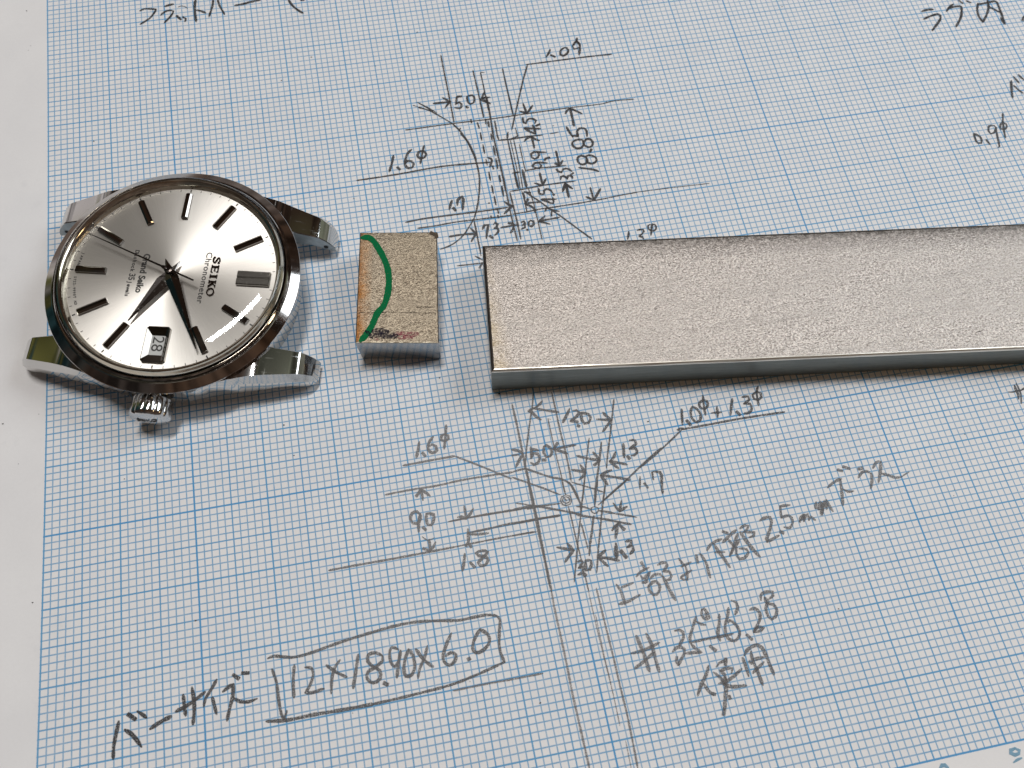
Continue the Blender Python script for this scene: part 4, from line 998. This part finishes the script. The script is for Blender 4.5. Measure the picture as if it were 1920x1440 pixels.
case = mesh_obj('case', V, F, [M_CASE, M_LUGIN], watch, True, 16, mi)
lathe('case_back', [(0.01, 0.02), (13.8, .02), (14.4, .3), (14.6, 1.1), (15.6, 1.3), (15.9, 2.5)], M_CASE, watch, 120)
for su, sv in ((1, 1), (1, -1), (-1, 1), (-1, -1)):
    V = []; F = []
    for r, y in ((.42, 9.57), (.42, 9.9), (0.01, 9.9)):
        V += [(su*20.05 + r*math.cos(q*math.pi/8), sv*y, 2.25 + r*math.sin(q*math.pi/8)) for q in range(16)]
    for q in range(2): F += [(q*16+i, q*16+(i+1) % 16, (q+1)*16+(i+1) % 16, (q+1)*16+i) for i in range(16)]
    # shade of a drilled hole, painted as a flat dark disc inside a thin rim
    V += [(su*20.05 + .36*math.cos(q*math.pi/8), sv*9.585, 2.25 + .36*math.sin(q*math.pi/8)) for q in range(16)]; F.append(tuple(range(48, 64)))
    mesh_obj('spring_bar_hole', V, F, M_DARK, watch)
# --- bezel, rehaut, crystal
lathe('bezel', [(17.0, 6.72), (17.95, 6.95), (18.2, 7.1), (18.22, 7.34), (18.16, 7.42), (17.02, 8.06), (16.93, 8.08), (16.87, 8.02), (16.82, 7.8), (16.70, 7.8), (16.64, 8.2), (16.5, 8.34), (16.36, 8.32), (16.3, 8.0)], M_BEZ, watch, 220, 14)
lathe('rehaut_ring', [(14.86, 8.03), (14.9, 8.3), (15.0, 8.6), (15.2, 8.95), (15.42, 9.22), (15.55, 9.28), (15.7, 9.22), (15.78, 8.9), (16.0, 8.7), (16.1, 8.3)], M_REH, watch, 200, 40)
mt, nt, b, o = mat('acrylic_crystal')
gl = N(nt, 'ShaderNodeBsdfGlossy'); gl.inputs['Roughness'].default_value = .03
tr = N(nt, 'ShaderNodeBsdfTransparent'); tr.inputs['Color'].default_value = (.985, .98, .965, 1)
fr = N(nt, 'ShaderNodeFresnel'); fr.inputs['IOR'].default_value = 1.49
ge = N(nt, 'ShaderNodeNewGeometry'); mx = N(nt, 'ShaderNodeMixShader')
nt.links.new(mth(nt, 'MULTIPLY', fr.outputs[0], mth(nt, 'SUBTRACT', 1, ge.outputs['Backfacing'])), mx.inputs[0])
nt.links.new(tr.outputs[0], mx.inputs[1]); nt.links.new(gl.outputs[0], mx.inputs[2]); nt.links.new(mx.outputs[0], o.inputs[0])
M_XTAL = mt
prof = [(16.25, 8.05), (16.28, 8.7), (16.2, 9.1), (16.0, 9.45), (15.6, 9.78)]
for i in range(1, 49):
    r = 15.6 * (1 - i/48); prof.append((max(r, .01), 9.78 + .95 * (1 - (r/15.6)**4)))
crystal = lathe('crystal', prof, M_XTAL, watch, 360, 60); tag(crystal, 'clear domed crystal over the dial')
# --- dial with radial brushing
mt, nt, b, o = mat('sunray_dial')
tc = N(nt, 'ShaderNodeTexCoord'); sp = N(nt, 'ShaderNodeSeparateXYZ'); nt.links.new(tc.outputs['Object'], sp.inputs[0])
ang = mth(nt, 'ARCTAN2', sp.outputs[1], sp.outputs[0]); rad = N(nt, 'ShaderNodeVectorMath', operation='LENGTH'); nt.links.new(tc.outputs['Object'], rad.inputs[0])
cv = N(nt, 'ShaderNodeCombineXYZ'); nt.links.new(mth(nt, 'MULTIPLY', ang, 1), cv.inputs[0]); nt.links.new(mth(nt, 'MULTIPLY', rad.outputs['Value'], .05), cv.inputs[1])
st = noise(nt, 70, 3, cv.outputs[0], .6)
nt.links.new(mixc(nt, mth(nt, 'MULTIPLY', ramp(nt, st, .3, .7), .3), (.80, .775, .745), (.62, .60, .575)), b.inputs['Base Color'])
b.inputs['Metallic'].default_value = .92; b.inputs['Roughness'].default_value = .42; b.inputs['Anisotropic'].default_value = .74
tg = N(nt, 'ShaderNodeTangent', direction_type='RADIAL', axis='Z'); nt.links.new(tg.outputs[0], b.inputs['Tangent']); b.inputs['Anisotropic Rotation'].default_value = 0
bump(nt, st, .05, .01, b)
M_DIAL = mt; ZD = 8.04
dial = disc('dial', 15.1, ZD, M_DIAL, watch)
M_PRINT = simple('black_dial_print', (.012, .011, .012), .5)
V = []; F = []
for i in range(60):
    a = math.radians(6*i); big = i % 5 == 0; r0, r1, h = (14.25, 14.72, .10) if big else (14.35, 14.72, .045)
    if big and i == 0: continue
    c, s = math.cos(a), math.sin(a); b0 = len(V)
    V += [(r*c - t*s, r*s + t*c, ZD+.012) for r, t in ((r0, -h), (r1, -h), (r1, h), (r0, h))]; F.append((b0, b0+1, b0+2, b0+3))
# dots that mark each hour at the rim are part of the minute track
mesh_obj('minute_track', V, F, M_PRINT, dial)
# --- applied hour markers
M_MARK = polished('polished_marker', (.30, .28, .265), .05, .3, 5)
def marker(r0, r1, hw, name='hour_marker', groove=False):
    z0, z1 = ZD, ZD + .62; V = []; F = []
    P = [(-hw, z0), (-hw, z1 - .18), (-hw*.45, z1), (hw*.45, z1), (hw, z1 - .18), (hw, z0)]
    if groove: P = [(-hw, z0), (-hw, z1-.1), (-hw*.9, z1), (-.14, z1), (0, z1 - .22), (.14, z1), (hw*.9, z1), (hw, z1-.1), (hw, z0)]
    secs = [[(r, v, z if z == z0 else z - dz) for v, z in P] for r, dz in ((r0, .12), (r0+.12, 0), (r1-.12, 0), (r1, .12))]
    loft(V, F, secs); return mesh_obj(name, V, F, M_MARK12 if groove else M_MARK, dial)
M_MARK12 = polished('brushed_twelve_marker', (.27, .26, .245), .20, .35, 8)
proto = None
for h in range(1, 12):
    if h == 3: continue
    if proto is None: proto = marker(9.5, 13.85, .47); o = proto
    else: o = proto.copy(); COL.objects.link(o)
    o.rotation_euler = (0, 0, math.radians(-30*h)); o.parent = dial
mk = marker(9.4, 14.15, 1.12, 'hour_marker', True); tag(mk, 'double width grooved marker at twelve o clock')
# --- date window frame, date disc and numerals
V = []; F = []
def rr(x0, x1, y0, y1, c, z): return [(x0+c, y0, z), (x1-c, y0, z), (x1, y0+c, z), (x1, y1-c, z), (x1-c, y1, z), (x0+c, y1, z), (x0, y1-c, z), (x0, y0+c, z)]
U0, U1, Y0, Y1 = -1.74, 1.60, -13.95, -8.45
rings = [rr(U0-.05, U1+.05, Y0-.05, Y1+.05, .32, ZD), rr(U0, U1, Y0, Y1, .3, ZD+.42), rr(U0+.14, U1-.14, Y0+.16, Y1-.16, .22, ZD+.55), rr(-.86, 1.02, -12.75, -9.72, .06, ZD+.10), rr(-.86, 1.02, -12.75, -9.72, .06, ZD+.02)]
for r in rings: V += r
for q in range(4): F += [(q*8+i, q*8+(i+1) % 8, (q+1)*8+(i+1) % 8, (q+1)*8+i) for i in range(8)]
frame = mesh_obj('date_window_frame', V, F, polished('polished_date_frame', (.20, .185, .17), .06, .3, 5), dial)
dd = mesh_obj('date_disc', [(-.95, -12.85, ZD+.03), (1.1, -12.85, ZD+.03), (1.1, -9.6, ZD+.03), (-.95, -9.6, ZD+.03)], [(0, 1, 2, 3)], simple('date_disc_white', (.56, .57, .57), .5), dial)
def text_mesh(name, body, size, x, y, mt, parent, z, rot=-math.pi/2, bold=0, sx=1., extr=0, align='LEFT', space=1.):
    cu = bpy.data.curves.new(name, 'FONT'); cu.body = body; cu.size = size * S; cu.offset = bold * S; cu.extrude = extr * S; cu.align_x = align; cu.space_character = space; cu.resolution_u = 5
    t = bpy.data.objects.new(name, cu); COL.objects.link(t); dg = bpy.context.evaluated_depsgraph_get(); dg.update()
    me = bpy.data.meshes.new_from_object(t.evaluated_get(dg)); bpy.data.objects.remove(t)
    me.materials.clear(); o = link(name, me, parent, [mt]); o.location = (x*S, y*S, z*S); o.rotation_euler = (0, 0, rot); o.scale = (sx, 1, 1); return o
text_mesh('date_numerals', '28', 2.25, -.66, -9.78, M_PRINT, dial, ZD+.045, sx=1.08)
# --- dial writing
text_mesh('dial_lettering', 'Chronometer', 1.22, 4.28, 4.15, M_PRINT, dial, ZD+.012, sx=1.16, bold=.02, space=1.06)
text_mesh('dial_lettering', 'Grand Seiko', 1.32, -4.72, 3.3, M_PRINT, dial, ZD+.012, sx=.97, bold=.05)
for ch, x, yy, sz in zip('Diashock35Jewels', [0]*16, [3.85, 3.35, 3.1, 2.62, 2.15, 1.63, 1.13, .65, -.05, -.62, -1.45, -1.85, -2.25, -2.78, -3.22, -3.5], [.8]*8+[1.25]*2+[.8]*6):
    text_mesh('dial_lettering', ch, sz, -6.08 - .012*yy*yy*0 - .02*(3.8-abs(yy)), yy, M_PRINT, dial, ZD+.012, bold=.028)
def arc_text(body, a0, da, r, size):
    for i, ch in enumerate(body):
        if ch == ' ': continue
        a = math.radians(a0 + da*i); text_mesh('dial_lettering', ch, size, r*math.cos(a), r*math.sin(a), M_PRINT, dial, ZD+.012, rot=a + math.pi/2 , bold=.02)
arc_text('JAPAN', 168.3, 1.75, 13.95, .52)
arc_text('5722-9990T AD', 184.6, 1.5, 13.95, .50)
# applied maker's name: slab-serif letters built from bars
def seiko():
    V = []; F = []
    def P2(a, b_): return (5.42 + b_*1.02 + a*.0, 3.38 - a*6.45)      # a along the word 0..1, b up 0..1
    def bar_(a0, b0, a1, b1, w):
        p, q = Vector(P2(a0, b0)), Vector(P2(a1, b1)); d = (q-p); L = d.length; d /= L; w = w * 1.25; nn = Vector((-d.y, d.x)) * w/2; s = len(V)
        for z in (ZD, ZD+.20): V.extend([(*(p-nn), z), (*(q-nn), z), (*(q+nn), z), (*(p+nn), z)])
        F.extend([(s+4, s+5, s+6, s+7), (s, s+1, s+5, s+4), (s+1, s+2, s+6, s+5), (s+2, s+3, s+7, s+6), (s+3, s, s+4, s+7)])
    def poly(pts, w):
        for a, c in zip(pts, pts[1:]): bar_(*a, *c, w)
    poly([(.155, .74), (.15, .88), (.10, .97), (.05, .93), (.02, .78), (.04, .62), (.13, .42), (.155, .25), (.13, .08), (.08, .02), (.03, .08), (.01, .24)], .17)
    bar_(.16, .70, .16, 1.0, .09); bar_(.01, .0, .01, .30, .09)
    bar_(.26, 0, .26, 1, .25); bar_(.215, .96, .39, .96, .12); bar_(.215, .04, .40, .04, .12); bar_(.26, .5, .36, .5, .12); bar_(.39, .74, .39, 1, .09); bar_(.40, 0, .40, .26, .09); bar_(.36, .38, .36, .62, .08)
    bar_(.505, 0, .505, 1, .27); bar_(.455, .96, .555, .96, .11); bar_(.455, .04, .555, .04, .11)
    bar_(.645, 0, .645, 1, .25); bar_(.605, .96, .69, .96, .11); bar_(.605, .04, .69, .04, .11); bar_(.655, .45, .75, .95, .13); bar_(.68, .58, .765, .04, .2); bar_(.72, .96, .785, .96, .1); bar_(.735, .04, .80, .04, .1)
    poly([(.90 + .085*math.cos(t*math.pi/12), .5 + .47*math.sin(t*math.pi/12)) for t in range(25)], .17)
    return V, F
V, F = seiko(); o = mesh_obj('applied_name', V, F, polished('dark_applied_metal', (.16, .13, .115), .12, .2), dial); tag(o, "maker's name in dark raised slab-serif capitals")
# --- hands
M_HAND = polished('polished_hand', (.20, .185, .18), .10, .9, 6)
def dauphine(name, L, tail, wr, hw, z, ang, label=None):
    V = []; F = []
    out = [(L, 0, 0), (wr, hw, 0), (0, hw*.62, 0), (-tail, 0, 0), (0, -hw*.62, 0), (wr, -hw, 0)]
    out[0] = (L, .05, 0)
    P = [(L, .07), (wr, hw), (-tail, .05), (-tail, -.05), (wr, -hw), (L, -.07)]
    for x, y in P: V.append((x, y, z))
    for x, y in P: V.append((x, y, z + .08))
    ridge = [(L - .1, 0, z + .14), (wr, 0, z + .42), (-tail + .3, 0, z + .16)]
    V += ridge
    for i in range(6): F.append((i, (i+1) % 6, 6+(i+1) % 6, 6+i))
    F += [(6, 12, 13, 7), (7, 13, 14, 8), (8, 14, 9), (9, 14, 13, 10), (10, 13, 12, 11), (11, 12, 6), (5, 4, 3, 2, 1, 0)]
    o = mesh_obj(name, V, F, M_HAND, watch); o.rotation_euler = (0, 0, math.radians(ang)); return o
dauphine('hour_hand', 9.15, 2.1, 1.75, 1.0, ZD+.78, -118.6)
mh = dauphine('minute_hand', 13.3, 2.15, 1.35, .98, ZD+1.18, -63.5)
M_SEC = polished('dark_seconds_hand', (.10, .085, .08), .15, .2)
V = []; F = []
secs = [[(x, -h, ZD+1.75), (x, h, ZD+1.75), (x, h, ZD+1.83), (x, -h, ZD+1.83)] for x, h in ((-4.2, .12), (-1.2, .14), (-.7, .3), (.7, .3), (1.2, .14), (12.9, .06), (13.5, .04))]
loft(V, F, secs); sh = mesh_obj('seconds_hand', V, F, M_SEC, watch); sh.rotation_euler = (0, 0, math.radians(157.8))
lathe('hand_boss', [(.62, ZD), (.62, ZD+1.72), (.60, ZD+1.9), (.30, ZD+1.95), (.24, ZD+1.9), (.01, ZD+1.9)], M_SEC, watch, 32)
# --- crown with fluted grip
V = []; F = []; nf = 12; n = nf * 8; cz = 3.85; cu_ = -.55
prof = [(1.15, -16.9), (1.15, -17.75), (2.3, -17.8), (2.72, -17.95), (2.82, -18.15), (2.84, -20.2), (2.78, -20.5), (2.55, -20.75), (2.2, -20.9), (1.5, -21.08), (.8, -21.16), (.01, -21.18)]
for i in range(n):
    a = 2*math.pi*i/n; fl = abs(math.sin(nf*a/2)) ** .6
    for p, (r, y) in enumerate(prof):
        rr_ = r - (.13*(1-fl) if 3 <= p <= 6 else 0)
        V.append((cu_ + rr_*math.cos(a), y, cz + rr_*math.sin(a)))
k = len(prof)
for i in range(n):
    j = (i+1) % n
    for p in range(k-1): F.append((i*k+p, j*k+p, j*k+p+1, i*k+p+1))
crown = mesh_obj('crown', V, F, polished('polished_crown', (.62, .61, .60), .09, .6, 5), watch, True, 35)
em = text_mesh('crown_emblem', 'SEIKO', 1.05, 0, 0, simple('engraved_shade', (.10, .10, .10), .4, .9), crown, 0, bold=.02, sx=1.0, extr=.05, align='CENTER')
em.rotation_euler = (math.radians(83), 0, 0); em.location = (cu_*S, -21.19*S, (cz+.35)*S)
